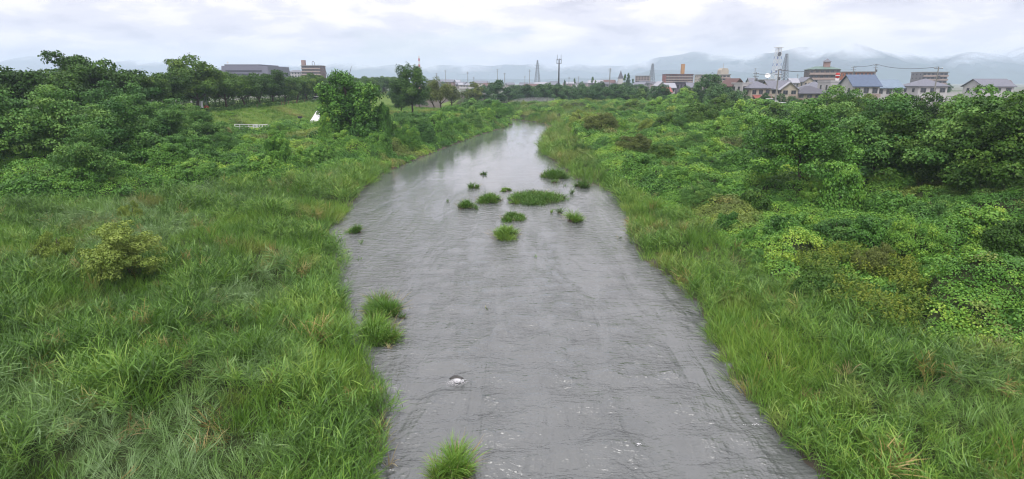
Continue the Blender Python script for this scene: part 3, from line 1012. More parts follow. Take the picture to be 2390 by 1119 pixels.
def gold_weeds():
    X, Y = jgrid(8, 46, 14, 46, 0.42)
    k = inpoly(X, Y, GOLD) & (fbm(X / 1.8, Y / 1.8, 78, 3) > 0.46)
    X, Y = X[k], Y[k]
    n = len(X)
    scatter('weeds', 'weed', np.stack([X, Y, gza(X, Y)], -1), np.stack([rng.normal(0, 0.1, n), rng.normal(0, 0.1, n), rng.uniform(0, 6.28, n)], -1), rng.uniform(0.6, 1.0, n),
            'yellow-green leafy weeds in a patch on the right bank', 'weeds', {'itint': (fbm(X / 2.5, Y / 2.5, 77, 3) - 0.5) * 0.9 - 0.10})
gold_weeds()

def lawn_cover():
    X, Y = jgrid(-62, 0, 96, 215, 0.85)
    L = left_side(X, Y)
    k = L & (((X < -40) & (X > -58) & (Y > 96)) | ((X < -12) & (Y > 114)))
    X, Y = X[k], Y[k]
    n = len(X)
    rot = np.stack([rng.normal(0, 0.15, n), rng.normal(0, 0.15, n), rng.uniform(0, 6.28, n)], -1)
    scatter('levee_grass', 'lawn', np.stack([X, Y, gza(X, Y)], -1), rot, (0.7 + 1.6 * fbm(X / 4, Y / 4, 82, 3)) * rng.uniform(0.8, 1.3, n), 'bright rough grass on the levee slope and park lawn', 'grass',
            {'itint': 0.08 + (fbm(X / 6, Y / 6, 79, 4) - 0.5) * 1.0, 'ipale': np.zeros(n), 'idry': np.clip((fbm(X / 6, Y / 6, 80, 3) - 0.55) * 2, 0, 0.5)})
lawn_cover()

def dry_tufts():
    pts = []
    for side, n, x0, x1 in (('l', 900, -40, 0), ('r', 600, 6, 34)):
        X, Y = rng.uniform(x0, x1, n), rng.uniform(12, 60, n)
        m = fbm(X / 2.0, Y / 2.0, 91, 3)
        sd = river_sd(X, Y)
        k = is_reed(X, Y, sd) & (sd > 1.0) & (m > 0.70)
        pts.append(np.stack([X[k], Y[k], gza(X[k], Y[k]) + 0.35], -1))
    P = np.concatenate(pts)
    n = len(P)
    scatter('dead_grass', 'dry', P, np.stack([rng.normal(0, 0.6, n), rng.normal(0, 0.6, n), rng.uniform(0, 6.28, n)], -1), rng.uniform(0.6, 1.1, n), 'tan dead stalks scattered among the green reeds', 'grass', {'itint': rng.normal(0, 0.15, n)})
dry_tufts()

def gpz(px, py):
    """where the line of sight through a surveyed point meets the ground"""
    t = np.linspace(10, 420, 3000)
    u, v = (px - CX) / FPX, (CY - py) / FPX
    dx, dy, dz = u, math.cos(TILT) + v * math.sin(TILT), -math.sin(TILT) + v * math.cos(TILT)
    x, y = dx / dy * t, t
    below = CAMH + dz / dy * t < height(x, y, False)
    k = int(np.argmax(below)) if below.any() else len(t) - 1
    return float(x[k]), float(y[k])

# ------------------------------------------------------------------ building materials
def wallm(name, rgb, **k):
    return plain(name, G(*rgb), 0.85, k.pop('var', 0.07), 0.8, **k)
M['white_wall'] = wallm('white_render', (205, 203, 203))
M['cream_wall'] = wallm('cream_render', (196, 186, 170))
M['beige_wall'] = wallm('beige_siding', (165, 156, 142))
M['grey_wall'] = wallm('grey_render', (128, 124, 126))
M['taupe_wall'] = wallm('taupe_siding', (112, 102, 98))
M['pink_wall'] = wallm('pink_tile', (168, 140, 134))
M['brick_red'] = wallm('red_brown_tile', (158, 88, 72))
M['brick_brown'] = wallm('brown_tile', (112, 84, 76))
M['orange_wall'] = wallm('orange_render', (188, 112, 72))
M['tan_wall'] = wallm('tan_tile', (198, 150, 96))
M['mauve_wall'] = wallm('mauve_siding', (128, 120, 136))
M['slate'] = plain('slate_roof', G(126, 128, 140), 0.55, 0.15, 1.5, bump=0.2)
M['dark_roof'] = plain('dark_roof', G(98, 98, 108), 0.55, 0.15, 1.5, bump=0.2)
M['light_roof'] = plain('pale_metal_roof', G(170, 172, 182), 0.4, 0.08, 1.5)
M['blue_roof'] = plain('blue_roof', G(98, 114, 140), 0.45, 0.12, 1.2, bump=0.15)
M['pale_blue_roof'] = plain('pale_blue_roof', G(130, 150, 170), 0.45, 0.12, 1.2)
M['red_roof'] = plain('red_roof', G(165, 100, 92), 0.6, 0.12, 1.2)
M['maroon_roof'] = plain('maroon_roof', G(110, 82, 78), 0.6, 0.12, 1.2)
M['green_roof'] = plain('green_copper_roof', G(112, 138, 128), 0.6, 0.1, 1.2)
M['hall_grey'] = plain('hall_cladding', G(128, 130, 146), 0.6, 0.05, 0.3)
M['hall_dark'] = plain('hall_groove', G(88, 90, 104), 0.7, 0.05, 0.3)
M['glass'] = plain('window_glass', (0.035, 0.04, 0.05), 0.12, 0.2, 0.8, spec=0.6)
M['frame'] = plain('window_frame', G(120, 118, 118), 0.5, 0.05)
M['rail'] = plain('balcony_rail', G(176, 158, 150), 0.7, 0.08)
M['white_paint'] = plain('white_paint', (0.60, 0.60, 0.61), 0.5, 0.06, 2.0)
M['blue_paint'] = plain('blue_paint', G(60, 90, 175), 0.5, 0.08)
M['red_paint'] = plain('red_paint', G(205, 58, 52), 0.5, 0.1)
M['steel'] = plain('galvanised_steel', G(120, 122, 128), 0.5, 0.1, 2.0, metal=0.4)
M['dark_steel'] = plain('dark_steel', G(70, 68, 72), 0.6, 0.1, 2.0, metal=0.3)
M['concrete'] = plain('concrete', G(150, 148, 144), 0.85, 0.12, 1.2, bump=0.2)
M['wood'] = plain('weathered_wood', G(122, 98, 74), 0.85, 0.2, 3.0)
M['asphalt'] = plain('asphalt', (0.085, 0.085, 0.09), 0.9, 0.15, 0.6)
M['canvas'] = plain('white_canvas', (0.66, 0.66, 0.68), 0.8, 0.05, 1.5)
M['tyre'] = plain('tyre', (0.02, 0.02, 0.02), 0.8)
M['car_white'] = plain('car_white', (0.55, 0.55, 0.56), 0.25, 0.02)
M['car_dark'] = plain('car_dark', (0.05, 0.055, 0.07), 0.25, 0.02)
M['rock'] = plain('wet_rock', (0.06, 0.058, 0.055), 0.45, 0.3, 4.0, bump=0.6)
M['foam'] = plain('foam', (0.62, 0.62, 0.64), 0.7, 0.05, 3.0)

WIN = {}
def window_mesh(w, h):
    key = (round(w, 2), round(h, 2))
    if key not in WIN:
        mb = MB()
        t = min(0.09, w * 0.1)
        mb.box(-w / 2, w / 2, -0.07, 0.05, 0, t).box(-w / 2, w / 2, -0.07, 0.05, h - t, h)
        mb.box(-w / 2, -w / 2 + t, -0.066, 0.05, t, h - t).box(w / 2 - t, w / 2, -0.066, 0.05, t, h - t).box(-t / 3, t / 3, -0.062, 0.05, t, h - t)
        nf = len(mb.f)
        mb.box(-w / 2 + t, w / 2 - t, -0.03, 0.04, t, h - t)
        me = mb.mesh('window')
        me.materials.append(M['frame'])
        me.materials.append(M['glass'])
        for i, p in enumerate(me.polygons):
            p.material_index = 0 if i < nf else 1
        WIN[key] = me
    return WIN[key]
def windows(par, xs_, z, w, h, y, face=0, yside=0.0):
    for x in xs_:
        o = link('window', window_mesh(w, h), par)
        if face == 0:
            o.location = (x, y, z)
        else:
            o.location = (y, x, z)
            o.rotation_euler = (0, 0, math.pi / 2 * face)

def site(px, base_py, Y):
    x, y, _ = dp(px, base_py, Y)
    return x, Y, gz(x, Y)
def ztop(py, Y):
    return dp(CX, py, Y)[2]

def apartment(name, px0, px1, top_py, Y, label, wall, floors, bays, rz=0.0, depth=12.0, roof='flat', tower=None, rail='rail', side_bays=3, towermat=None, base_z=None, strip=None, cat='building'):
    xa, xb = dp(px0, 190, Y)[0], dp(px1, 190, Y)[0]
    W = (xb - xa) / max(math.cos(rz), 0.3) * 0.98
    xc = (xa + xb) / 2
    z0 = gz(xc, Y) - 0.3
    H = ztop(top_py, Y) - z0
    e = empty(name, (xc, Y + depth / 2, z0), rz)
    tag(e, label, cat)
    MB().box(-W / 2, W / 2, -depth / 2, depth / 2, 0, H - 0.5).build('wall', M[wall], e)
    if roof == 'flat':
        MB().box(-W / 2 - 0.3, W / 2 + 0.3, -depth / 2 - 0.9, depth / 2 + 0.3, H - 0.5, H).build('roof', M['concrete' if wall != 'brick_red' else 'maroon_roof'], e)
    else:
        MB().add([(-W / 2 - 0.6, -depth / 2 - 0.6, H - 0.5), (W / 2 + 0.6, -depth / 2 - 0.6, H - 0.5), (W / 2 + 0.6, depth / 2 + 0.6, H - 0.5), (-W / 2 - 0.6, depth / 2 + 0.6, H - 0.5), (-W / 4, 0, H + 1.2), (W / 4, 0, H + 1.2)],
                 [(0, 1, 5, 4), (1, 2, 5), (2, 3, 4, 5), (3, 0, 4), (3, 2, 1, 0)]).build('roof', M[roof], e)
    fh = (H - 0.6) / floors
    bw = W / bays
    for f in range(floors):
        z = f * fh
        windows(e, [-W / 2 + (b + 0.5) * bw for b in range(bays)], z + fh * 0.22, bw * 0.62, fh * 0.62, -depth / 2)
        windows(e, [-depth / 2 + (b + 0.5) * depth / side_bays for b in range(side_bays)], z + fh * 0.35, min(1.3, depth / side_bays * 0.5), fh * 0.42, -W / 2, face=-1)
        windows(e, [-depth / 2 + (b + 0.5) * depth / side_bays for b in range(side_bays)], z + fh * 0.35, min(1.3, depth / side_bays * 0.5), fh * 0.42, W / 2, face=1)
        if rail:
            b = MB().box(-W / 2 + 0.05, W / 2 - 0.05, -depth / 2 - 1.2, -depth / 2 - 0.003, z - 0.09, z + 0.09)
            b.box(-W / 2 + 0.05, W / 2 - 0.05, -depth / 2 - 1.2, -depth / 2 - 1.08, z + 0.093, z + fh * 0.38).build('balcony', M[rail], e)
    if tower:
        tx, tw, th = tower
        t = MB().box(tx * W - tw / 2, tx * W + tw / 2, -2.2, 2.2, H + 0.003, H + th).build('stair_tower', M[towermat or wall], e)
    return e, W, H, depth

def house(name, px0, px1, top_py, Y, label, wall, roofm, ridge='x', rz=0.0, depth=8.0, roof_h=1.8, wins=3, storeys=2, over=0.55, group=None, hidden_h=None, balcony=False):
    xa, xb = dp(px0, 210, Y)[0], dp(px1, 210, Y)[0]
    W = max(3.0, (xb - xa) - 2 * over)
    xc = (xa + xb) / 2
    z0 = gz(xc, Y + depth / 2) - 0.4
    H = ztop(top_py, Y) - z0
    eave = H - roof_h
    e = empty(name, (xc, Y + depth / 2, z0), rz)
    tag(e, label, 'house', group)
    w, d = W / 2, depth / 2
    wb = MB().box(-w, w, -d, d, 0, eave)
    ow, od = w + over, d + over
    t = 0.22
    if ridge == 'flat':
        MB().box(-ow, ow, -od, od, eave, eave + roof_h).build('roof', M[roofm], e)
    elif ridge == 'x':
        wb.add([(-w, -d, eave), (-w, d, eave), (-w, 0, H - t), (w, -d, eave), (w, d, eave), (w, 0, H - t)], [(0, 2, 1), (3, 4, 5)])
        sl = roof_h / d
        ez = eave - sl * over
        MB().add([(-ow, -od, ez), (ow, -od, ez), (ow, 0, H), (-ow, 0, H), (-ow, od, ez), (ow, od, ez),
                  (-ow, -od, ez - t), (ow, -od, ez - t), (ow, 0, H - t), (-ow, 0, H - t), (-ow, od, ez - t), (ow, od, ez - t)],
                 [(0, 1, 2, 3), (3, 2, 5, 4), (7, 6, 9, 8), (8, 9, 10, 11), (0, 6, 7, 1), (5, 11, 10, 4), (0, 3, 9, 6), (3, 4, 10, 9), (2, 1, 7, 8), (5, 2, 8, 11)]).build('roof', M[roofm], e)
    elif ridge == 'y':
        wb.add([(-w, -d, eave), (w, -d, eave), (0, -d, H - t), (-w, d, eave), (w, d, eave), (0, d, H - t)], [(0, 1, 2), (4, 3, 5)])
        sl = roof_h / w
        ez = eave - sl * over
        MB().add([(-ow, -od, ez), (-ow, od, ez), (0, od, H), (0, -od, H), (ow, od, ez), (ow, -od, ez),
                  (-ow, -od, ez - t), (-ow, od, ez - t), (0, od, H - t), (0, -od, H - t), (ow, od, ez - t), (ow, -od, ez - t)],
                 [(1, 0, 3, 2), (2, 3, 5, 4), (6, 7, 8, 9), (9, 8, 10, 11), (0, 1, 7, 6), (4, 5, 11, 10), (3, 0, 6, 9), (5, 3, 9, 11), (1, 2, 8, 7), (2, 4, 10, 8)]).build('roof', M[roofm], e)
    else:  # hip
        hx = max(0.3, ow - od)
        MB().add([(-ow, -od, eave - 0.1), (ow, -od, eave - 0.1), (ow, od, eave - 0.1), (-ow, od, eave - 0.1), (-hx, 0, H), (hx, 0, H),
                  (-ow, -od, eave - 0.32), (ow, -od, eave - 0.32), (ow, od, eave - 0.32), (-ow, od, eave - 0.32)],
                 [(0, 1, 5, 4), (1, 2, 5), (2, 3, 4, 5), (3, 0, 4), (6, 7, 1, 0), (7, 8, 2, 1), (8, 9, 3, 2), (9, 6, 0, 3), (9, 8, 7, 6)]).build('roof', M[roofm], e)
    wb.build('wall', M[wall], e)
    sh = eave / storeys
    for s_ in range(storeys):
        ww = W / wins
        if s_ == 0:
            windows(e, [-w + (k + 0.5) * ww for k in range(1, wins)], sh * 0.35, min(1.7, ww * 0.55), sh * 0.42, -d)
        else:
            windows(e, [-w + (k + 0.5) * ww for k in range(wins)], s_ * sh + sh * 0.32, min(1.8, ww * 0.6), sh * 0.45, -d)
        windows(e, [-d * 0.45, d * 0.45], s_ * sh + sh * 0.34, 1.2, sh * 0.4, -w, face=-1)
        windows(e, [-d * 0.45, d * 0.45], s_ * sh + sh * 0.34, 1.2, sh * 0.4, w, face=1)
    ww = W / wins
    dr = MB().box(-w + 0.5 * ww - 0.5, -w + 0.5 * ww + 0.5, -d - 0.06, -d + 0.05, 0.42, 2.5).build('door', M['wood'], e)
    if balcony:
        MB().box(-w * 0.1, w, -d - 1.1, -d - 0.003, sh - 0.1, sh + 0.06).box(-w * 0.1, w, -d - 1.1, -d - 1.0, sh + 0.063, sh + 1.0).build('balcony', M['rail'], e)
    return e, W, H, depth, eave

# ------------------------------------------------------------------ town on the right bank
e, W, H, D, ev = house('house', 1702, 1738, 183, 196, 'taupe gable-fronted house with maroon roof beside the plain white house', 'taupe_wall', 'maroon_roof', 'y', 0.1, 9, 2.0, 2)
e, W, H, D, ev = house('house', 1727, 1753, 193, 190, 'plain white boxy house with flat roof and two small windows', 'white_wall', 'white_wall', 'flat', 0.12, 7, 0.35, 2, over=0.1)
e, W, H, D, ev = house('house', 1747, 1803, 190, 186, 'beige house with grey hipped roof and red porch roof', 'cream_wall', 'slate', 'hip', 0.05, 8, 1.9, 3, balcony=True)
MB().add([(-2.6, -D / 2 - 2.8, 2.6), (W / 2, -D / 2 - 2.8, 2.6), (W / 2, -D / 2 - 0.01, 3.7), (-2.6, -D / 2 - 0.01, 3.7), (-2.6, -D / 2 - 2.8, 2.4), (W / 2, -D / 2 - 2.8, 2.4), (W / 2, -D / 2 - 0.01, 3.5), (-2.6, -D / 2 - 0.01, 3.5)],
         [(0, 1, 2, 3), (7, 6, 5, 4), (0, 4, 5, 1), (1, 5, 6, 2), (2, 6, 7, 3), (3, 7, 4, 0)]).build('porch_roof', M['red_roof'], e)
MB().box(-2.5, W / 2 - 0.1, -D / 2 - 2.5, -D / 2 - 0.01, 0, 2.45).build('porch_wall', M['cream_wall'], e)
house('house', 1796, 1858, 188, 206, 'long house with broad pale grey roof behind the utility pole', 'cream_wall', 'slate', 'x', 0.0, 10, 2.6, 4)
house('house', 1833, 1876, 191, 188, 'cream gabled house with bright metal roof edge above parked cars', 'cream_wall', 'light_roof', 'y', -0.35, 8, 2.0, 2, balcony=True)
house('house', 1858, 1944, 201, 190, 'wide house with dark grey hipped roof left of the large tree', 'beige_wall', 'dark_roof', 'hip', 0.0, 9, 2.2, 4)
house('house', 1880, 1946, 191, 212, 'grey house with steep slate roof behind the wide hipped house', 'grey_wall', 'slate', 'hip', -0.1, 9, 2.4, 3)
e, W, H, D, ev = house('house', 1940, 1992, 188, 196, 'white flat-roofed building with row of dark windows under red sign', 'white_wall', 'white_wall', 'flat', -0.08, 10, 0.5, 4, over=0.15)
h_flat = (e, W, H, D)
house('house', 1990, 2058, 174, 178, 'white house with dark blue-grey roof and rooftop skylights near large tree', 'white_wall', 'blue_roof', 'x', -0.06, 9, 3.0, 3, balcony=True)
house('house', 2046, 2112, 186, 186, 'white house with pale blue roof right of the dark blue roof', 'white_wall', 'pale_blue_roof', 'x', -0.1, 9, 2.2, 3, balcony=True)
house('house', 2140, 2215, 184, 196, 'pale house with slate roof, second from the right edge', 'white_wall', 'slate', 'hip', 0.0, 9, 2.2, 3)
house('house', 2290, 2370, 184, 200, 'white house with grey roof near the right edge', 'white_wall', 'slate', 'x', 0.0, 9, 2.2, 3)
# small houses in the middle distance on the right
mid = [(1553, 1580, 194, 262, 'white_wall', 'light_roof', 'x', 'white low house with pale metal roof below the red-brown apartment block'),
       (1578, 1607, 191, 268, 'mauve_wall', 'dark_roof', 'flat', 'mauve boxy house with two dark windows below the apartment block'),
       (1532, 1556, 190, 300, 'white_wall', 'light_roof', 'y', 'small white gabled house left of the red-brown apartment block'),
       (1606, 1640, 193, 255, 'cream_wall', 'slate', 'x', 'cream house with slate roof left of the dark round tree'),
       (1546, 1570, 203, 232, 'pink_wall', 'red_roof', 'x', 'low pinkish house with red roof at the edge of the thicket'),
       (1700, 1724, 184, 262, 'beige_wall', 'maroon_roof', 'x', 'house with maroon ridge roof behind the taupe gable'),
       (1750, 1772, 182, 300, 'white_wall', 'slate', 'x', 'small white house far behind the beige hipped house'),
       (1872, 1900, 180, 290, 'cream_wall', 'slate', 'y', 'small cream gabled house far behind the slate roofs'),
       (1846, 1868, 183, 280, 'white_wall', 'light_roof', 'x', 'small white house with pale roof below the grey-brown apartment block')]
for a, b, tp, Y, wl, rf, rd, lab in mid:
    house('house', a, b, tp, Y, lab, wl, rf, rd, random.uniform(-0.2, 0.2), 8, 0.4 if rd == 'flat' else 1.8, 3)
# apartment blocks
apartment('apartment_block', 1553, 1618, 173, 560, 'red-brown apartment block with tan stair tower on its roof', 'brick_red', 6, 10, tower=(0.17, 2.6, 9.0), towermat='tan_wall', depth=14)
apartment('apartment_block', 1487, 1519, 177, 620, 'small cream apartment block with pinkish balconies beside lattice pylon', 'cream_wall', 6, 5, rz=-0.3, depth=12)
e, W, H, D = apartment('apartment_block', 1632, 1704, 174, 480, 'cream apartment block with rounded rooftop tower behind dark tree', 'cream_wall', 5, 8, depth=14, side_bays=3)
tw = MB()
tw.add([(W * 0.22, -4, H), (W * 0.48, -4, H), (W * 0.48, 4, H), (W * 0.22, 4, H), (W * 0.22, -4, H + 3.2), (W * 0.48, -4, H + 3.2), (W * 0.48, 4, H + 3.2), (W * 0.22, 4, H + 3.2),
        (W * 0.27, -4, H + 4.8), (W * 0.43, -4, H + 4.8), (W * 0.43, 4, H + 4.8), (W * 0.27, 4, H + 4.8)],
       [(0, 1, 5, 4), (1, 2, 6, 5), (2, 3, 7, 6), (3, 0, 4, 7), (4, 5, 9, 8), (5, 6, 10, 9), (6, 7, 11, 10), (7, 4, 8, 11), (8, 9, 10, 11)])
tw.bar((W * 0.35, 0, H + 4.8), (W * 0.35, 0, H + 9), 0.15, 0.1).build('rooftop_tower', M['cream_wall'], e)
e, W, H, D = apartment('apartment_block', 1897, 1962, 160, 330, 'grey-brown apartment block with green roof and small pointed cupola', 'taupe_wall', 5, 6, rz=-0.25, depth=13, roof='green_roof', rail='rail')
cb = MB().box(-1.5 + W * 0.12, 1.5 + W * 0.12, -2.0, 1.0, H - 0.3, H + 3.6).build('cupola', M['pink_wall'], e)
MB().add([(-2 + W * 0.12, -2.5, H + 3.6), (2 + W * 0.12, -2.5, H + 3.6), (2 + W * 0.12, 1.5, H + 3.6), (-2 + W * 0.12, 1.5, H + 3.6), (W * 0.12, -0.5, H + 5.4)], [(0, 1, 4), (1, 2, 4), (2, 3, 4), (3, 0, 4), (3, 2, 1, 0)]).build('cupola_roof', M['slate'], e)
apartment('apartment_block', 1974, 2042, 167, 360, 'long orange building behind the blue-grey roofed house', 'orange_wall', 4, 8, rz=-0.12, depth=12, rail=None)
apartment('apartment_block', 2150, 2210, 168, 420, 'pale grey apartment block far behind the right-hand houses', 'grey_wall', 5, 6, depth=12)
e, W, H, D = apartment('apartment_block', 706, 751, 153, 520, 'brown apartment block with rooftop gantry beyond the cherry trees', 'brick_brown', 8, 7, rz=0.0, depth=14)
MB().box(-W / 2 - 1.6, -W / 2 + 1.2, -2, 2, 0, H + 4.5).build('stair_tower', M['pink_wall'], e)
MB().bar((-1.0, 0, H), (-1.0, 0, H + 2.6), 0.22).bar((1.0, 0, H), (1.0, 0, H + 2.6), 0.22).tube([(-1, 0, H + 2.6), (-0.5, 0, H + 3.5), (0.5, 0, H + 3.5), (1, 0, H + 2.6)], 0.22).build('gantry', M['steel'], e)
apartment('apartment_block', 674, 702, 167, 540, 'low white building beside the brown apartment block', 'white_wall', 6, 4, depth=12, rail=None, roof='slate')

# grey hall
def hall():
    Y = 290
    xa, xb = dp(395, 180, Y)[0], dp(630, 180, Y)[0]
    xm = dp(512, 180, Y)[0]
    z0 = gz(xa, Y) - 0.3
    e = empty('concert_hall', ((xa + xb) / 2, Y, z0), 0.0)
    tag(e, 'large windowless grey hall with stepped roof behind the cherry trees', 'building')
    cx = (xa + xb) / 2
    t1, t2 = ztop(154, Y) - z0, ztop(163, Y) - z0
    def frustum(x0, x1, zt, y0, y1, inset):
        x0 -= cx; x1 -= cx
        return MB().add([(x0, y0, 0), (x1, y0, 0), (x1, y1, 0), (x0, y1, 0), (x0 + inset, y0 + inset, zt), (x1 - inset, y0 + inset, zt), (x1 - inset, y1 - inset, zt), (x0 + inset, y1 - inset, zt)],
                        [(3, 2, 1, 0), (4, 5, 6, 7), (0, 1, 5, 4), (1, 2, 6, 5), (2, 3, 7, 6), (3, 0, 4, 7)])
    frustum(xm, xb, t1, 0, 30, 1.1).build('main_block', M['hall_grey'], e)
    frustum(xa, xm - 0.2, t2, 4, 28, 1.0).build('side_block', M['hall_grey'], e)
    x0, x1 = xm - cx, xb - cx
    for a, b, z, hh in ((3, -4, 2.0, 0.45), (5, -7, 3.6, 0.4)):
        MB().box(x0 + a, x1 + b, 0.55, 1.3, t1 - z - hh, t1 - z).build('groove', M['hall_dark'], e)
    MB().box(x0 + 2.5, x1 - 5, 1.3, 25, t1 + 0.003, t1 + 0.7).build('parapet', M['hall_grey'], e)
    MB().bar((x0 + 3, 4, t1), (x0 + 3, 4, t1 + 2.2), 0.12).bar((x0 + 2.4, 4, t1 + 1.6), (x0 + 3.6, 4, t1 + 1.6), 0.1).build('antenna', M['white_paint'], e)
hall()

# scattered far houses between the river bend and the mountains
wl = ['white_wall', 'cream_wall', 'beige_wall', 'grey_wall', 'pink_wall']
rf = ['slate', 'dark_roof', 'light_roof', 'slate', 'maroon_roof']
for k in range(58):
    px = random.uniform(1000, 1560) if k < 40 else random.choice([random.uniform(1640, 2350), random.uniform(40, 380), random.uniform(630, 900)])
    Y = random.uniform(520, 1150)
    hgt = random.uniform(6, 9)
    x = dp(px, 190, Y)[0]
    e = empty('far_house', (x, Y, gz(x, Y)), random.uniform(-0.5, 0.5))
    tag(e, 'tiny pale house in the distant town along the horizon', 'house', 'distant town houses')
    w, d = random.uniform(4.5, 8), random.uniform(4, 5)
    MB().box(-w, w, -d, d, -0.3, hgt * 0.68).build('wall', M[random.choice(wl)], e)
    MB().add([(-w - .6, -d - .6, hgt * .68), (w + .6, -d - .6, hgt * .68), (w + .6, d + .6, hgt * .68), (-w - .6, d + .6, hgt * .68), (-w - .6, 0, hgt), (w + .6, 0, hgt)], [(0, 1, 5, 4), (1, 2, 5), (2, 3, 4, 5), (3, 0, 4), (3, 2, 1, 0)]).build('roof', M[random.choice(rf)], e)
    for xx in (-w * 0.55, 0.0, w * 0.55):
        o = link('window', window_mesh(1.6, 1.3), e)
        o.location = (xx, -d, hgt * 0.42)

# ------------------------------------------------------------------ masts, towers and poles
def lattice(name, px, top_py, Y, wb, wt, label, mats, panels=9, arms=0, dishes=(), cat='tower', rad=0.14):
    x = dp(px, 190, Y)[0]
    z0 = gz(x, Y) - 0.3
    H = ztop(top_py, Y) - z0
    e = empty(name, (x, Y, z0), 0.3)
    tag(e, label, cat)
    hw = lambda z: (wb + (wt - wb) * z / H) / 2
    zs = [H * (1 - (1 - k / panels) ** 1.15) for k in range(panels + 1)]
    cor = [(-1, -1), (1, -1), (1, 1), (-1, 1)]
    for sx, sy in cor:
        for k in range(panels):
            a, b = zs[k], zs[k + 1]
            MB().bar((sx * hw(a), sy * hw(a), a), (sx * hw(b), sy * hw(b), b), rad, rad, 5).build('leg', M[mats[k % len(mats)]], e)
    for k in range(panels):
        a, b = zs[k], zs[k + 1]
        bm_ = mats[0]
        mb = MB()
        for i in range(4):
            p, q = cor[i], cor[(i + 1) % 4]
            mb.bar((p[0] * hw(a), p[1] * hw(a), a), (q[0] * hw(b), q[1] * hw(b), b), rad * 0.6, rad * 0.6, 4)
            mb.bar((q[0] * hw(a), q[1] * hw(a), a), (p[0] * hw(b), p[1] * hw(b), b), rad * 0.6, rad * 0.6, 4)
            mb.bar((p[0] * hw(b), p[1] * hw(b), b), (q[0] * hw(b), q[1] * hw(b), b), rad * 0.6, rad * 0.6, 4)
        mb.build('bracing', M[mats[0] if 'blue_paint' in mats else mats[k % len(mats)]], e)
    for k in range(arms):
        z = H * (0.70 + 0.1 * k)
        L = wb * 0.55 * (1.1 - 0.15 * k)
        MB().bar((-L, 0, z), (L, 0, z), 0.12, 0.12, 4).bar((-L, 0, z), (0, 0, z + 1.2), 0.08, 0.08, 4).bar((L, 0, z), (0, 0, z + 1.2), 0.08, 0.08, 4).build('cross_arm', M[mats[0]], e)
    for (zz, dx, rr) in dishes:
        mb = MB().lathe([(0.05, -0.35), (rr * 0.6, -0.22), (rr, 0.12), (rr, 0.4), (rr * 0.9, 0.42), (0.02, 0.42)], 12)
        o = mb.build('dish', M['steel'], e)
        o.location = (dx, -hw(zz * H) - 0.5, zz * H)
        o.rotation_euler = (R(90), 0, 0)
    return e, H
e, H = lattice('radio_tower', 1809, 112, 400, 5.4, 2.4, 'white and blue steel lattice radio tower with dish above the houses', ['white_paint', 'white_paint', 'white_paint', 'white_paint', 'white_paint', 'blue_paint', 'white_paint', 'blue_paint', 'white_paint', 'blue_paint', 'white_paint', 'white_paint'], 13, dishes=((0.86, -0.8, 1.4),), rad=0.13)
MB().box(-2.2, 2.2, -2.2, 2.2, H, H + 0.3).build('platform', M['white_paint'], e)
lattice('lattice_tower', 1829, 126, 640, 7.5, 1.6, 'slim grey lattice tower just right of the white and blue tower', ['steel'], 12, rad=0.28)
lattice('power_pylon', 1254, 141, 1000, 9, 1.2, 'thin grey lattice pylon on the horizon left of the dark mast', ['steel'], 10, arms=2, cat='pylon', rad=0.3)
lattice('power_pylon', 1521, 149, 950, 9, 1.6, 'grey lattice pylon rising behind the small cream apartment block', ['steel'], 10, arms=3, cat='pylon', rad=0.34)
lattice('antenna_mast', 980, 131, 560, 2.0, 0.8, 'slim red and white mast rising behind the tall round tree', ['red_paint', 'white_paint'], 10, cat='mast', rad=0.14)

def monopole(px, top_py, Y, label):
    x = dp(px, 190, Y)[0]
    z0 = gz(x, Y) - 0.3
    H = ztop(top_py, Y) - z0
    e = empty('phone_mast', (x, Y, z0))
    tag(e, label, 'mast')
    MB().bar((0, 0, 0), (0, 0, H * 0.86), 0.65, 0.38, 10).build('pole', M['dark_steel'], e)
    fr = MB().lathe([(1.5, H * 0.78), (1.5, H * 0.785)], 12).lathe([(1.5, H * 0.885), (1.5, H * 0.89)], 12)
    for k in range(3):
        a = k * 2.094 + 0.5
        fr.bar((0, 0, H * 0.785), (1.5 * math.cos(a), 1.5 * math.sin(a), H * 0.785), 0.1).bar((0, 0, H * 0.86), (1.5 * math.cos(a), 1.5 * math.sin(a), H * 0.885), 0.1)
    fr.build('antenna_frame', M['dark_steel'], e)
    for k in range(3):
        a = k * 2.094 + 0.5
        MB().box(-0.2, 0.2, -0.12, 0.12, H * 0.775, H * 0.90).build('antenna_panel', M['steel'], e, loc=(1.62 * math.cos(a), 1.62 * math.sin(a), 0))
    for sx in (-1.25, 1.25):
        MB().bar((sx, 0, H * 0.885), (sx, 0, H * 1.0), 0.13, 0.09, 6).build('whip_antenna', M['dark_steel'], e)
monopole(1304, 128, 400, 'tall dark phone mast with antenna crown right of the river bend')

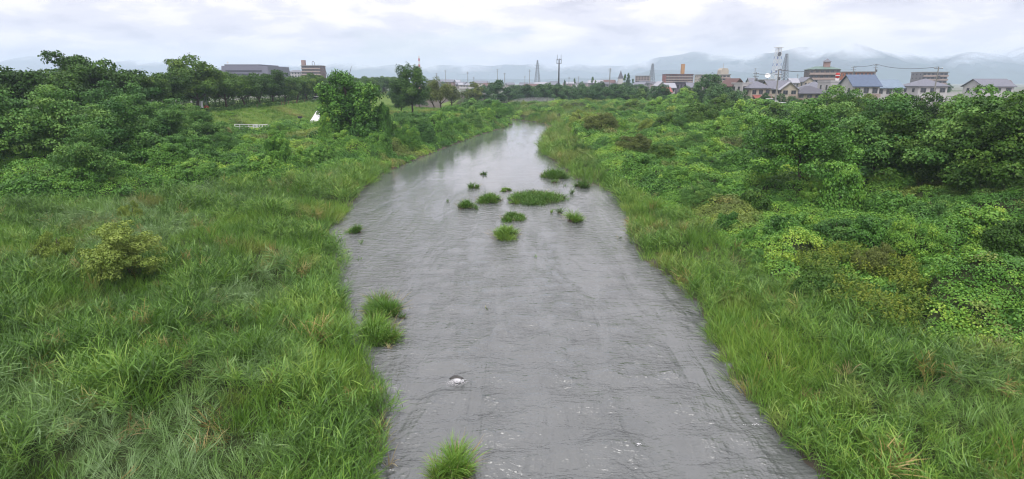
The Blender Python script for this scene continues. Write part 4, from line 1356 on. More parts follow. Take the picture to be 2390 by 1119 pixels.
def utility_pole(px, base_y, Y, H, label, group=None, can=True, rad=0.16, z=None):
    x = dp(px, 190, Y)[0]
    z0 = (gz(x, Y) if z is None else z) - 0.3
    e = empty('utility_pole', (x, Y, z0), random.uniform(-0.4, 0.4))
    tag(e, label, 'pole', group)
    MB().bar((0, 0, 0), (0, 0, H), rad * 1.15, rad * 0.75, 8).build('pole', M['concrete'], e)
    for k, zz in enumerate((H - 0.5, H - 1.5)):
        MB().box(-1.0, 1.0, -0.07, 0.07, zz, zz + 0.14).build('cross_arm', M['steel'], e)
    for sx in (-0.85, 0, 0.85):
        MB().lathe([(0.02, 0), (0.09, 0.02), (0.06, 0.12), (0.1, 0.16), (0.04, 0.28), (0.0, 0.28)], 8, (sx, 0, H - 0.36)).build('insulator', M['white_paint'], e)
    if can:
        MB().lathe([(0.0, 0), (0.28, 0.0), (0.28, 0.9), (0.0, 0.95)], 10, (0.35, -0.25, H - 3.0)).build('transformer', M['steel'], e)
    return (x, Y, z0 + H)
p_main = utility_pole(1815, 240, 172, 10.6, 'concrete utility pole with transformer in front of the slate-roofed houses', rad=0.2)
p_2 = utility_pole(1763, 240, 214, 11.0, 'utility pole behind the beige house with red porch')
p_3 = utility_pole(1988, 200, 250, 14.0, 'utility pole left of the orange building')
p_4 = utility_pole(2039, 190, 240, 14.6, 'utility pole in front of the right end of the orange building')
p_5 = utility_pole(2185, 190, 150, 11.5, 'utility pole among the houses at the right edge')
p_6 = utility_pole(1423, 190, 330, ztop(150, 330) - 4.4, 'lone tall pole with small head above the dark tree belt', rad=0.3, can=False)
for k, px in enumerate((1019, 1040, 1092, 1106, 1161, 1178, 1225, 1236, 1328, 1350, 660, 1760, 1890, 1860)):
    utility_pole(px, 190, random.uniform(430, 640), random.uniform(12, 18), 'thin distant utility pole against the mountains', 'distant utility poles', can=False, rad=0.22)
def cable(a, b, sag, label, rad=0.045):
    a, b = Vector(a), Vector(b)
    pts = [tuple(a.lerp(b, t) - Vector((0, 0, sag * 4 * t * (1 - t)))) for t in [i / 14 for i in range(15)]]
    c = Vector(pts[0])
    o = MB().tube([tuple(Vector(p) - c) for p in pts], rad, 5).build('power_cable', M['dark_steel'], None, tuple(c))
    tag(o, label, 'cable')
cable(p_main, (dp(1906, 160, 300)[0], 300, ztop(161, 300)), 1.0, 'thick dark cable rising right from the near utility pole', 0.10)
cable((p_main[0], p_main[1], p_main[2] - 0.3), (p_2[0], p_2[1], p_2[2] - 0.3), 0.8, 'cable between the two poles above the beige house', 0.05)
cable(p_3, p_4, 0.5, 'cable between the two poles at the orange building', 0.07)
cable(p_4, p_5, 1.0, 'cable running from the orange building to the right edge', 0.06)

# satellite dish on a flat roof
e, W, H, D, ev = house('house', 1776, 1806, 186, 262, 'flat-roofed grey building carrying the white satellite dish', 'grey_wall', 'concrete', 'flat', 0.0, 8, 0.4, 3)
bz = e.location.z + H
ds = empty('satellite_dish', (e.location.x + 0.2, e.location.y - 2, bz))
tag(ds, 'white satellite dish on a rooftop left of the white and blue tower', 'dish')
MB().bar((0, 0, 0), (0, 0, 1.3), 0.12).build('mast', M['steel'], ds)
o = MB().lathe([(0.05, 0.0), (0.5, 0.06), (0.95, 0.26), (1.15, 0.4), (1.12, 0.43), (0.9, 0.32), (0.45, 0.12), (0.02, 0.06)], 18).build('reflector', M['white_paint'], ds, smooth=True)
o.location = (0, -0.15, 1.5)
o.rotation_euler = (R(62), 0, R(-20))

# red sign on the white flat roof
e, W, H, D = h_flat
sg = empty('roof_sign', (e.location.x - W * 0.16, e.location.y - D * 0.3, e.location.z + H))
tag(sg, 'upright red sign standing on the white flat-roofed building', 'sign')
MB().box(-0.5, 0.5, -0.2, 0.2, 0, 0.7).build('base', M['white_paint'], sg)
MB().lathe([(0.0, 0.7), (0.42, 0.72), (0.62, 1.3), (0.66, 2.0), (0.5, 2.35), (0.0, 2.4)], 12).build('panel', M['red_paint'], sg)
MB().lathe([(0.665, 1.45), (0.68, 1.5), (0.68, 1.62), (0.665, 1.67)], 12).build('band', M['white_paint'], sg)

# street, cars, guard rail
def strip_surface(name, pts, width, mat, lift=0.06, kind='structure'):
    V, F = [], []
    P = [Vector((a, b, 0)) for a, b in pts]
    for i, p in enumerate(P):
        d = (P[min(i + 1, len(P) - 1)] - P[max(i - 1, 0)]).normalized()
        s = Vector((-d.y, d.x, 0)) * width / 2
        z = max(gz(*(p + s).xy), gz(*(p - s).xy)) + lift
        for q in (p - s, p + s):
            V.append((q.x, q.y, z))
    for i in range(len(P) - 1):
        F.append((2 * i, 2 * i + 1, 2 * i + 3, 2 * i + 2))
    V += [(v[0], v[1], v[2] - 0.5) for v in V]
    n = len(P) * 2
    for i in range(len(P) - 1):
        F.append((2 * i, 2 * i + 2, n + 2 * i + 2, n + 2 * i))
        F.append((2 * i + 3, 2 * i + 1, n + 2 * i + 1, n + 2 * i + 3))
    me = bpy.data.meshes.new(name)
    me.from_pydata(V, [], F)
    return tag(link(name, me, None, mat), kind=kind)
strip_surface('road', [(66, 176), (80, 174), (95, 170), (115, 163), (140, 155), (170, 146)], 6.0, M['asphalt'])
strip_surface('ramp', [(70, 138), (75, 148), (79, 158), (82, 169)], 4.0, M['asphalt'], 0.08)
def car(px, Y, label, paint, rz):
    x = dp(px, 240, Y)[0]
    e = empty('parked_car', (x, Y, gz(x, Y) + 0.08), rz)
    tag(e, label, 'car')
    prof = [(-2.1, 0.35), (-2.15, 0.75), (-1.9, 0.95), (-1.1, 1.02), (1.5, 1.0), (2.05, 0.85), (2.1, 0.4)]
    def extr(pr, hw0, hw1=None):
        hw1 = hw0 if hw1 is None else hw1
        n = len(pr)
        vs = [(a, -(hw0 if i in (0, n - 1) else hw1), b) for i, (a, b) in enumerate(pr)] + [(a, (hw0 if i in (0, n - 1) else hw1), b) for i, (a, b) in enumerate(pr)]
        fs = [tuple(range(n - 1, -1, -1)), tuple(range(n, 2 * n))] + [(i, (i + 1) % n, n + (i + 1) % n, n + i) for i in range(n)]
        return MB().add(vs, fs)
    extr(prof, 0.8, 0.84).build('body', M[paint], e)
    extr([(-1.95, 1.0), (-1.75, 1.5), (0.35, 1.55), (1.15, 1.03)], 0.78, 0.66).build('window_glass', M['glass'], e)
    extr([(-1.7, 1.5), (-1.55, 1.6), (0.2, 1.62), (0.4, 1.54)], 0.66, 0.6).build('roof', M[paint], e)
    for sx in (-1.35, 1.35):
        for sy in (-0.76, 0.76):
            w = MB().bar((sx, sy - 0.1, 0.32), (sx, sy + 0.1, 0.32), 0.32, 0.32, 12).build('wheel', M['tyre'], e)
            MB().bar((sx, sy - 0.12, 0.32), (sx, sy + 0.12, 0.32), 0.18, 0.18, 10).build('rim', M['steel'], w)
    for sy in (-0.6, 0.6):
        MB().box(2.0, 2.09, sy - 0.16, sy + 0.16, 0.68, 0.84).build('headlight', M['white_paint'], e)
car(1829, 169, 'white car parked beside the round bushes and utility pole', 'car_white', 0.25)
car(1856, 167, 'white car parked nearest the big tree on the right', 'car_white', 0.2)
car(1798, 171, 'small white car left of the utility pole', 'car_white', 0.1)
car(1866, 172, 'dark car partly hidden behind the white parked car', 'car_dark', 0.25)
gr = empty('guard_rail', (dp(1770, 240, 166)[0], 166, 0))
gr.location.z = gz(gr.location.x, 166)
tag(gr, 'grey guard rail along the street edge left of the parked cars', 'railing')
for k in range(6):
    MB().bar((k * 1.1, 0, -0.3), (k * 1.1, 0, 0.9), 0.06).build('post', M['steel'], gr)
for zz in (0.45, 0.82):
    MB().box(-0.2, 5.7, -0.04, 0.04, zz, zz + 0.1).build('rail', M['steel'], gr)

# far white bridge upstream
def far_bridge():
    Y = 420
    x0, x1 = dp(1072, 205, Y)[0], dp(1196, 205, Y)[0]
    z = ztop(206.5, Y)
    e = empty('far_bridge', (x0, Y, 0))
    tag(e, 'low white concrete bridge far upstream behind the riverside trees', 'bridge')
    L = x1 - x0
    MB().box(0, L, 0, 6, z - 0.9, z).build('deck', M['concrete'], e)
    MB().box(0, L, -0.15, 0, z - 0.3, z + 1.0).build('parapet', M['white_wall'], e)
    for k in range(4):
        MB().box(L * (k + 0.5) / 4 - 0.5, L * (k + 0.5) / 4 + 0.5, 1, 5, -1, z - 0.9).build('pier', M['concrete'], e)
far_bridge()

# steepled chapel, far
x, Y, z0 = site(1448, 190, 560)
e = empty('chapel', (x, Y, z0))
tag(e, 'tiny white building with dark needle spire among dark conifers', 'building')
hh = ztop(184, 560) - z0
MB().box(-2.2, 2.2, -2.2, 2.2, -0.3, hh).build('wall', M['white_wall'], e)
MB().add([(-2.4, -2.4, hh), (2.4, -2.4, hh), (2.4, 2.4, hh), (-2.4, 2.4, hh), (0, 0, hh + 7.5)], [(0, 1, 4), (1, 2, 4), (2, 3, 4), (3, 0, 4), (3, 2, 1, 0)]).build('spire', M['dark_roof'], e)

# ------------------------------------------------------------------ things on the left bank
def railing(px0, py0, px1, py1, label):
    a, b = gpz(px0, py0), gpz(px1, py1)
    za, zb = gz(*a) + 0.1, gz(*b) + 0.1
    e = empty('white_railing', (a[0], a[1], za))
    tag(e, label, 'railing', 'white footbridge railings')
    D = Vector((b[0] - a[0], b[1] - a[1], zb - za))
    n = 5
    for k in range(n + 1):
        p = D * (k / n)
        MB().box(p.x - 0.06, p.x + 0.06, p.y - 0.06, p.y + 0.06, p.z - 0.5, p.z + 1.15).build('post', M['white_paint'], e)
    for zz in (0.35, 0.7, 1.08):
        MB().bar((0, 0, zz), (D.x, D.y, D.z + zz), 0.06, 0.06, 6).build('rail', M['white_paint'], e)
railing(550, 309, 602, 305, 'white slatted railing, the left one of the pair below the levee')
railing(593, 309, 628, 309, 'white slatted railing, the right one of the pair below the levee')
x, y = gpz(612, 313)
e = empty('culvert', (x, y, gz(x, y)))
tag(e, 'low brown timber culvert edge under the white railings', 'culvert')
for k in range(3):
    MB().box(-2.4, 2.4, -0.3 + 0.02 * k, 0.3, -0.4 + 0.28 * k, -0.14 + 0.28 * k).build('beam', M['wood'], e)
# tent
x, y = gpz(745, 306)
e = empty('white_tent', (x, y, gz(x, y)), 0.2)
tag(e, 'white pointed tent standing on the grass beside the vine-draped tree', 'tent')
n, rb, ht = 10, 2.0, 2.7
for k in range(n):
    a, b = 2 * math.pi * k / n, 2 * math.pi * (k + 1) / n
    m_ = (a + b) / 2
    MB().add([(rb * math.cos(a), rb * math.sin(a), 0), (rb * math.cos(b), rb * math.sin(b), 0), (0.07 * math.cos(b), 0.07 * math.sin(b), ht), (0.07 * math.cos(a), 0.07 * math.sin(a), ht), (rb * 0.45 * math.cos(m_), rb * 0.45 * math.sin(m_), ht * 0.5)],
             [(0, 1, 4), (1, 2, 4), (2, 3, 4), (3, 0, 4)]).build('canvas_panel', M['canvas'], e)
for k in range(4):
    a = k * 1.6
    MB().bar((0, 0, ht - 0.1), (0.22 * math.cos(a), 0.22 * math.sin(a), ht + 0.35), 0.03).build('pole', M['wood'], e)
x, y = gpz(703, 305)
e = empty('post_box', (x, y, gz(x, y)))
tag(e, 'small dark box on a post on the grass left of the white tent', 'post')
MB().bar((0, 0, -0.2), (0, 0, 0.95), 0.05).build('post', M['dark_steel'], e)
MB().box(-0.35, 0.35, -0.2, 0.2, 0.95, 1.25).box(-0.4, 0.4, -0.25, 0.25, 1.253, 1.31).build('box', M['dark_steel'], e)
# cabinet and red hoist on the levee
zl = 4.0
x, y = -0.0, 0.0
def on_levee(px, py):
    x, y = gp(px, py, 4.0)
    return x, y, gz(x, y)
x, y, z = on_levee(468, 263)
e = empty('control_cabinet', (x, y, z))
tag(e, 'tall white control cabinet in front of the near cherry tree', 'cabinet')
MB().box(-0.52, 0.52, -0.4, 0.4, -0.2, 1.85).build('body', M['white_paint'], e)
MB().box(-0.62, 0.62, -0.5, 0.5, 1.853, 1.98).build('cap', M['white_paint'], e)
MB().box(-0.42, 0.42, -0.43, -0.4, 0.25, 1.7).build('door', M['canvas'], e)
x, y, z = on_levee(484, 264)
e = empty('red_hoist', (x, y, z))
tag(e, 'red painted gate hoist beside the white cabinet', 'machine')
MB().box(-0.55, 0.55, -0.35, 0.35, -0.2, 0.55).build('base', M['red_paint'], e)
MB().lathe([(0.0, 0.55), (0.4, 0.553), (0.42, 0.9), (0.2, 1.0), (0.0, 1.02)], 12).build('gearbox', M['red_paint'], e)
o = MB().lathe([(0.42, -0.04), (0.5, -0.04), (0.5, 0.04), (0.42, 0.04), (0.42, -0.04)], 16).bar((-0.45, 0, 0), (0.45, 0, 0), 0.03).bar((0, -0.45, 0), (0, 0.45, 0), 0.03).build('handwheel', M['red_paint'], e)
o.location = (0.2, -0.5, 0.75)
o.rotation_euler = (R(90), 0, 0)
for px, lab in ((481, 'left of the two thin grey poles behind the red hoist'), (485, 'right of the two thin grey poles behind the red hoist')):
    x, y, z = on_levee(px, 261)
    e = empty('grey_pole', (x, y, z))
    tag(e, lab, 'pole')
    MB().bar((0, 0, -0.3), (0, 0, 3.5), 0.09, 0.07, 8).build('pole', M['steel'], e)
    MB().box(-0.2, 0.2, -0.05, 0.05, 3.4, 3.5).build('cap', M['steel'], e)
x, y, z = on_levee(757, 246)
car_e = None
def car_at(x, y, label, paint, rz):
    car(CX, 200, label, paint, rz)
    o = [o for o in COL.objects if o.get('label') == label][-1]
    o.location = (x, y, gz(x, y) + 0.05)
car_at(-59.5, 183, 'white car on the levee path left of the vine-draped tree', 'car_white', 1.4)
for k, (px, py) in enumerate(((622, 250), (660, 249), (700, 248), (735, 247), (743, 247), (752, 245), (560, 257), (640, 251))):
    x, y, z = on_levee(px, py)
    x = -57.6 + 0.1 * k % 0.4
    o = MB().bar((0, 0, -0.4), (random.uniform(-0.1, 0.1), 0, 1.1), 0.09, 0.08, 7).bar((0, 0, 1.0), (0.02, 0, 1.14), 0.1, 0.06, 7).build('wooden_post', M['wood'], None, (x, y, gz(x, y)))
    tag(o, 'short weathered wooden post along the levee edge under the cherry trees', 'post', 'posts along the levee')

# ------------------------------------------------------------------ trees
# cherry rows along the levee crest
row = 0
ORD = ('first second third fourth fifth sixth seventh eighth ninth tenth eleventh twelfth thirteenth fourteenth fifteenth sixteenth seventeenth eighteenth nineteenth twentieth '
       'twenty-first twenty-second twenty-third twenty-fourth twenty-fifth twenty-sixth twenty-seventh twenty-eighth twenty-ninth thirtieth thirty-first thirty-second thirty-third thirty-fourth').split()
CH = 'broad dark green cherry tree in the row along the levee'
spots = []
yy = 66.0
while yy < 330:
    spots.append((-63.5 + random.uniform(-1, 1), yy, random.uniform(0.92, 1.08)))
    yy += random.uniform(8.0, 10.0)
yy = 60.0
while yy < 330:
    spots.append((-74 + random.uniform(-1.5, 1.5), yy, random.uniform(0.9, 1.1)))
    yy += random.uniform(8.5, 11.0)
yy = 70.0
while yy < 300:
    spots.append((-86 + random.uniform(-2, 2), yy, random.uniform(0.9, 1.05)))
    yy += random.uniform(9, 12)
for k, (x, y, s) in enumerate(spots):
    lab, sz = CH, 1.0
    if x > -66 and abs(y - 124) < 5:
        s, lab = 1.28, 'tallest cherry tree of the levee row, behind the white cabinet'
    elif x > -66 and abs(y - 97) < 4.5:
        s, lab = 1.28, 'big dark cherry tree at the left end of the levee row'
    if lab == CH:
        if x > -67:
            lab = '%s cherry tree from the left in the front row along the levee' % ORD[k]
        else:
            lab = 'dark cherry tree in the rear rows behind the levee'
    tree('cherry_tree', 'cherry', k % 4, x, y, s, random.uniform(0, 6.28), lab, 'cherry trees along the levee', sz=1.0)
# low hedge on the levee crest
def hedge(x0, y0, y1, hw, hh, n, label):
    r = np.random.default_rng(5)
    Yh = r.uniform(y0, y1, n)
    q = r.uniform(-1, 1, n)
    X = x0 + q * hw
    up = hh * (0.75 + 0.5 * fbm(Yh / 2.5, Yh * 0, 15, 3))
    Z = gza(X, Yh) + np.sqrt(1 - q * q) * r.uniform(0.1, 1.0, n) * up
    me = leaf_mesh('hedge', np.stack([X, Yh, Z], -1), unit(np.stack([q, 0 * q, 1 - abs(q) * 0.5], -1) + 0.4 * r.normal(size=(n, 3))), 0.24 * r.uniform(0.7, 1.3, n), np.clip(r.normal(0.35, 0.15, n), 0, 1), r=r)
    tag(link('hedge', me, None, M['dark_leaf']), label, 'hedge')
hedge(-58.3, 100, 190, 0.5, 0.85, 15000, 'long low dark hedge along the levee crest under the cherry trees')
hedge(-69.0, 90, 330, 1.2, 2.3, 34000, 'tall dark hedge added as shade behind the first row of cherry trees')  # added dark leaf strip standing in for the shade under the crowns
# the trees on the park lawn
x, y = gpz(962, 268)
tree('tall_tree', 'round', 0, x, y, 1.0, 0.4, 'tall round-crowned tree on the park lawn near the river', sz=1.03)
x, y = gpz(940, 270)
tree('lawn_tree', 'round', 1, x - 1, y + 3, 0.62, 1.4, 'lower tree growing against the left side of the tall round tree')
x, y = gpz(1028, 261)
tree('gnarled_tree', 'gnarled', 0, x, y, 1.0, 0.2, 'gnarled olive-green tree with forked trunk right of the tall tree')
x, y = gpz(1055, 256)
tree('gnarled_tree', 'gnarled', 1, x, y, 1.05, 2.0, 'olive-green leaning tree between forked tree and dark round tree')
x, y = gpz(1010, 258)
tree('gnarled_tree', 'gnarled', 2, x, y + 6, 0.9, 4.0, 'small olive tree half hidden behind the tall round tree')
x, y = gpz(1106, 252)
tree('dark_tree', 'far', 0, x, y, 0.98, 0.5, 'dense dark round tree on the left bank before the bend', mat='olive')
x, y = gpz(1158, 250)
tree('bend_tree', 'far', 1, x, y, 1.05, 0.5, 'broad green tree at the left of the river bend')
x, y = gpz(1128, 246)
tree('bend_tree', 'far', 2, x, y + 8, 0.8, 1.5, 'smaller green tree between dark round tree and bend tree')
for px, dy in ((880, 30), (905, 60), (1085, 40), (850, 70)):
    x, y = gpz(px, 258)
    tree('park_tree', 'far', 3, x, y + dy, 0.9, random.uniform(0, 6), 'tree at the back of the park lawn behind the tall tree', 'trees at the back of the park')
# locust thicket at the left
LO = [(300, 405, 0.86, 'feathery green locust tree at the left, behind the vine mound'), (400, 372, 0.80, 'feathery locust tree left of the white railings, largest crown'), (480, 352, 0.66, 'low feathery locust tree nearest the white railings'),
      (345, 350, 0.95, 'tall locust tree behind the left thicket below the cherry trees'), (430, 330, 0.74, 'locust tree in front of the white cabinet'), (262, 345, 0.98, 'locust tree at the far left below the big cherry'),
      (180, 400, 0.95, 'locust tree far left in the thicket'), (90, 380, 1.0, 'locust tree near the left edge of the view'), (-10, 410, 1.0, 'locust tree cut by the left edge'), (215, 455, 0.6, 'low locust bush at the left above the reeds')]
for k, (px, py, s, lab) in enumerate(LO):
    x, y = gpz(px, py)
    tree('locust_tree', 'locust', k % 3, x, y, s, random.uniform(0, 6.28), lab)
# vine-draped tree
def draped_tree():
    r = np.random.default_rng(44)
    x, y = gpz(822, 352)
    e = empty('vine_draped_tree', (x, y, gz(x, y) - 0.3))
    tag(e, 'tall tree smothered in hanging vines on the left bank', 'tree')
    mb = MB()
    mb.tube([(0, 0, -0.3), (0.2, 0, 3), (-0.2, 0.1, 6.4), (-0.9, 0, 9.2)], [0.34, 0.28, 0.2, 0.08], 8)
    mb.tube([(0.2, 0, 3), (1.6, 0.2, 5.4), (3.2, 0, 7.6)], [0.22, 0.16, 0.06], 6)
    mb.tube([(0, 0, 3.6), (-1.6, 0.2, 6.0), (-2.6, 0, 8.0)], [0.2, 0.14, 0.05], 6)
    mb.tube([(-2.2, 0, 7.4), (-2.7, 0.0, 9.4), (-3.1, 0.1, 10.4)], [0.06, 0.04, 0.015], 5)
    mb.tube([(0.0, 0, 8.4), (0.4, 0.0, 9.4), (0.7, 0.1, 10.3)], [0.06, 0.04, 0.015], 5)
    mb.build('trunk', M['bark'], e, smooth=True)
    cl = []
    # crown tops, shoulders and the curtains below them
    tops = [(-1.2, 9.6, 1.3), (-0.2, 9.2, 1.3), (-2.6, 8.4, 1.2), (0.9, 8.4, 1.3), (3.3, 8.0, 1.2), (2.2, 7.4, 1.3), (-3.4, 7.0, 1.0), (-2.0, 7.4, 1.3), (0.3, 7.2, 1.5), (3.9, 6.8, 0.9), (-1.0, 6.2, 1.5), (1.8, 6.0, 1.4)]
    for tx, tz, w in tops:
        for k in range(2):
            cl.append(((tx + r.normal(0, 0.35), r.uniform(-1.6, 1.6), tz - w * 0.7 + r.normal(0, 0.25)), (w * r.uniform(0.7, 1), w * r.uniform(0.7, 1), w * r.uniform(0.55, 0.8))))
    for k in range(40):
        a = r.uniform(0, 6.28)
        wid = r.uniform(2.2, 4.4)
        zt = r.uniform(4.0, 7.6)
        zz = zt
        while zz > 0.2:
            ww = wid * (0.86 + 0.10 * math.sin(zz * 0.9 + k)) + (0.5 if zz < 1.4 else 0)
            w_ = r.uniform(0.38, 0.75)
            cl.append(((math.cos(a) * ww, math.sin(a) * ww * 0.75, zz), (w_, w_, r.uniform(0.6, 1.0))))
            zz -= r.uniform(0.9, 1.5)
            a += r.normal(0, 0.05)
    for k in range(46):
        a, q = r.uniform(0, 6.28), r.uniform(3.0, 5.6)
        cl.append(((math.cos(a) * q, math.sin(a) * q * 0.7, max(0.2, 3.4 - 0.55 * q + r.normal(0, 0.4))), (r.uniform(0.6, 1.0), r.uniform(0.6, 1.0), r.uniform(0.5, 0.8))))
    P, Nn, S, T = clump_leaves(cl, 210, 0.22, 0.32, r=r, upbias=0.25, cvar=0.2, rough=0.45)
    leaf = leaf_mesh('vine_curtain', P, Nn, S, T, aspect=0.46, r=r)
    link('vine_curtain', leaf, e, M['vine'])
draped_tree()

# dark belt beyond the bend
k = 0
for px in np.arange(1192, 1500, 17):
    for row in (0, 1):
        Y = 262 + row * 26 + (px - 1192) * -0.10 + random.uniform(-5, 5)
        x = dp(px + random.uniform(-6, 6), 230, Y)[0]
        tree('belt_tree', 'far', k % 4, x, Y, random.uniform(0.8, 1.0) + 0.05 * row, random.uniform(0, 6.28), ('%s tree from the left in the near row of the dark belt beyond the bend' % ORD[k // 2]) if row == 0 else 'dense tree in the rear row of the dark belt beyond the bend', 'dark tree belt beyond the bend')
        k += 1
named = [(1405, 196, 300, 1.05, 'far', 'dark rounded tree below the lone pole on the right'), (1650, 210, 190, 1.28, 'far', 'tall dark tree in front of the cream apartment block'), (1686, 215, 176, 1.0, 'far', 'dark tree left of the taupe gabled house'),
         (1665, 225, 165, 0.9, 'far', 'dark tree below the tall dark tree'), (1525, 200, 230, 0.85, 'far', 'dark bushy tree below the small cream block'), (1545, 205, 222, 0.8, 'far', 'dark bushy tree left of the red-roofed low house'),
         (1600, 215, 205, 0.75, 'far', 'green tree below the mauve house'), (1720, 225, 160, 0.85, 'far', 'green tree below the white boxy house'), (1630, 220, 195, 0.8, 'far', 'round green tree left of the tall dark tree')]
for k, (px, py, Y, s, kd, lab) in enumerate(named):
    x = dp(px, py, Y)[0]
    tree('dark_tree', kd, k % 4, x, Y, s, random.uniform(0, 6.28), lab)
for k, (px, py, Y, s, lab) in enumerate(((1784, 232, 172, 0.42, 'round clipped bush left of the utility pole'), (1797, 232, 176, 0.34, 'pale round bush beside the utility pole'), (1822, 230, 177, 0.55, 'dark round bush right of the utility pole'), (1846, 232, 174, 0.48, 'dark round bush behind the white parked cars'))):
    x = dp(px, py, Y)[0]
    tree('garden_tree', 'far', k % 4, x, Y, s, random.uniform(0, 6.28), lab)
for k, (px, Y, s, lab) in enumerate(((1383, 420, 1.15, 'dark conifer, left of the small group on the horizon'), (1390, 430, 0.9, 'lower dark conifer in the group left of the lone pole'), (1458, 420, 1.2, 'dark conifer just right of the needle spire'), (1466, 430, 1.3, 'tallest dark conifer right of the needle spire'), (1477, 425, 0.9, 'lower dark conifer right of the needle spire'),
                                       (1318, 500, 1.0, 'pointed conifer right of the dark phone mast'), (1341, 480, 1.1, 'slender conifer between phone mast and conifer group'), (1284, 520, 0.8, 'small conifer left of the phone mast'))):
    x = dp(px, 190, Y)[0]
    tree('conifer', 'conifer', k % 2, x, Y, s, random.uniform(0, 6), lab)
for k in range(60):
    px, Y = random.uniform(990, 2380) if k < 44 else random.uniform(0, 950), random.uniform(340, 900)
    x = dp(px, 190, Y)[0]
    tree('town_tree', 'far', k % 4, x, Y, random.uniform(0.6, 1.05), random.uniform(0, 6.28), 'small distant tree among the houses of the far town', 'distant town trees')
# big trees on the right
RT = [(1925, 345, 0.98, 'locust', 'large olive-green tree on the right in front of the houses'), (1995, 335, 0.95, 'locust', 'tall tree behind the right-hand thicket below the blue roof'), (2075, 350, 0.86, 'locust', 'dark tall tree at the right below the pale blue roof'), (2160, 360, 0.86, 'locust', 'dark tree right of the thicket, third from the right edge'), (2250, 370, 0.86, 'locust', 'dark tree right of the thicket, second from the right edge'), (2350, 380, 0.86, 'locust', 'dark tree at the right edge'),
      (2030, 440, 0.9, 'locust', 'dark leafy tree at the right above the vine mounds'), (2120, 450, 0.85, 'locust', 'shaded tree far right above the vine mounds'), (2230, 470, 0.9, 'locust', 'shaded tree far right in the middle of the bank'), (2340, 500, 0.9, 'locust', 'shaded tree by the right edge in the middle of the bank'),
      (1860, 330, 0.72, 'locust', 'low broad tree left of the large olive-green tree')]
for k, (px, py, s, kd, lab) in enumerate(RT):
    x, y = gpz(px, py)
    tree('riverside_tree', kd, k % 3, x, y, s, random.uniform(0, 6.28), lab, mat='cherry' if k % 2 else None)

# ------------------------------------------------------------------ bushes
MARKS = [(1362, 300, 'the pale willow bush by the narrows'), (1405, 318, 'the brownish olive bush'), (1515, 312, 'the small pale willow'), (1482, 355, 'the olive brown bush by the grass'), (1500, 395, 'the vine mound nearest the grass strip'), (1895, 420, 'the tallest leafy bush'),
         (1700, 530, 'the dark lower vine mound'), (1832, 565, 'the mound above the yellow weeds'), (1920, 690, 'the dark bush by the yellow weeds'), (1925, 290, 'the large olive-green tree'), (1650, 200, 'the tall dark tree'), (1815, 235, 'the near utility pole'), (1740, 215, 'the plain white house'), (1565, 210, 'the low red-roofed house'), (1423, 200, 'the lone tall pole'),
         (822, 300, 'the vine-draped tree'), (962, 250, 'the tall round tree'), (1040, 250, 'the forked olive tree'), (1106, 240, 'the dark round lawn tree'), (1158, 235, 'the bend tree'), (1198, 290, 'the left bank tip'), (2050, 610, 'the olive bush beyond the yellow weeds'), (2030, 420, 'the dark leafy tree on the right')]
USED = set()
SHAPE = ['low ', 'broad ', 'rounded ', 'ragged ', 'bushy ']
def place_label(px, py, w, h, what):
    for _, mx, my, nm in sorted(((px - m[0]) ** 2 + 4 * (py - m[1]) ** 2, *m) for m in MARKS):
        dx, dy = px - mx, py - my
        pos = ('left of ' if dx < 0 else 'right of ') if abs(dx) > 1.5 * abs(dy) else ('below ' if dy > 0 else 'above ')
        size = 'broad' if w > 2.3 * h else 'tall' if h > 0.62 * w else 'rounded'
        far = 'just ' if math.hypot(dx, dy) < 45 else 'some way ' if math.hypot(dx, dy) > 110 else ''
        lab = '%s leafy %s %s%s%s' % (size, what, far, pos, nm)
        if lab not in USED:
            USED.add(lab)
            return lab
def bush_px(px, py, wpx, hpx, kind, mat, label, group=None, var=None, name=None):
    x, y = gpz(px, py)
    s = ppm(y)
    rad = wpx / s / 2
    bush(name or {'vine': 'vine_mound', 'column': 'vine_column', 'willow': 'willow_bush', 'brush': 'brush'}[kind], kind, random.randrange(3) if var is None else var,
         x, y + rad * 0.4, rad, hpx / s * 0.95 + 0.15, label, group, mat)
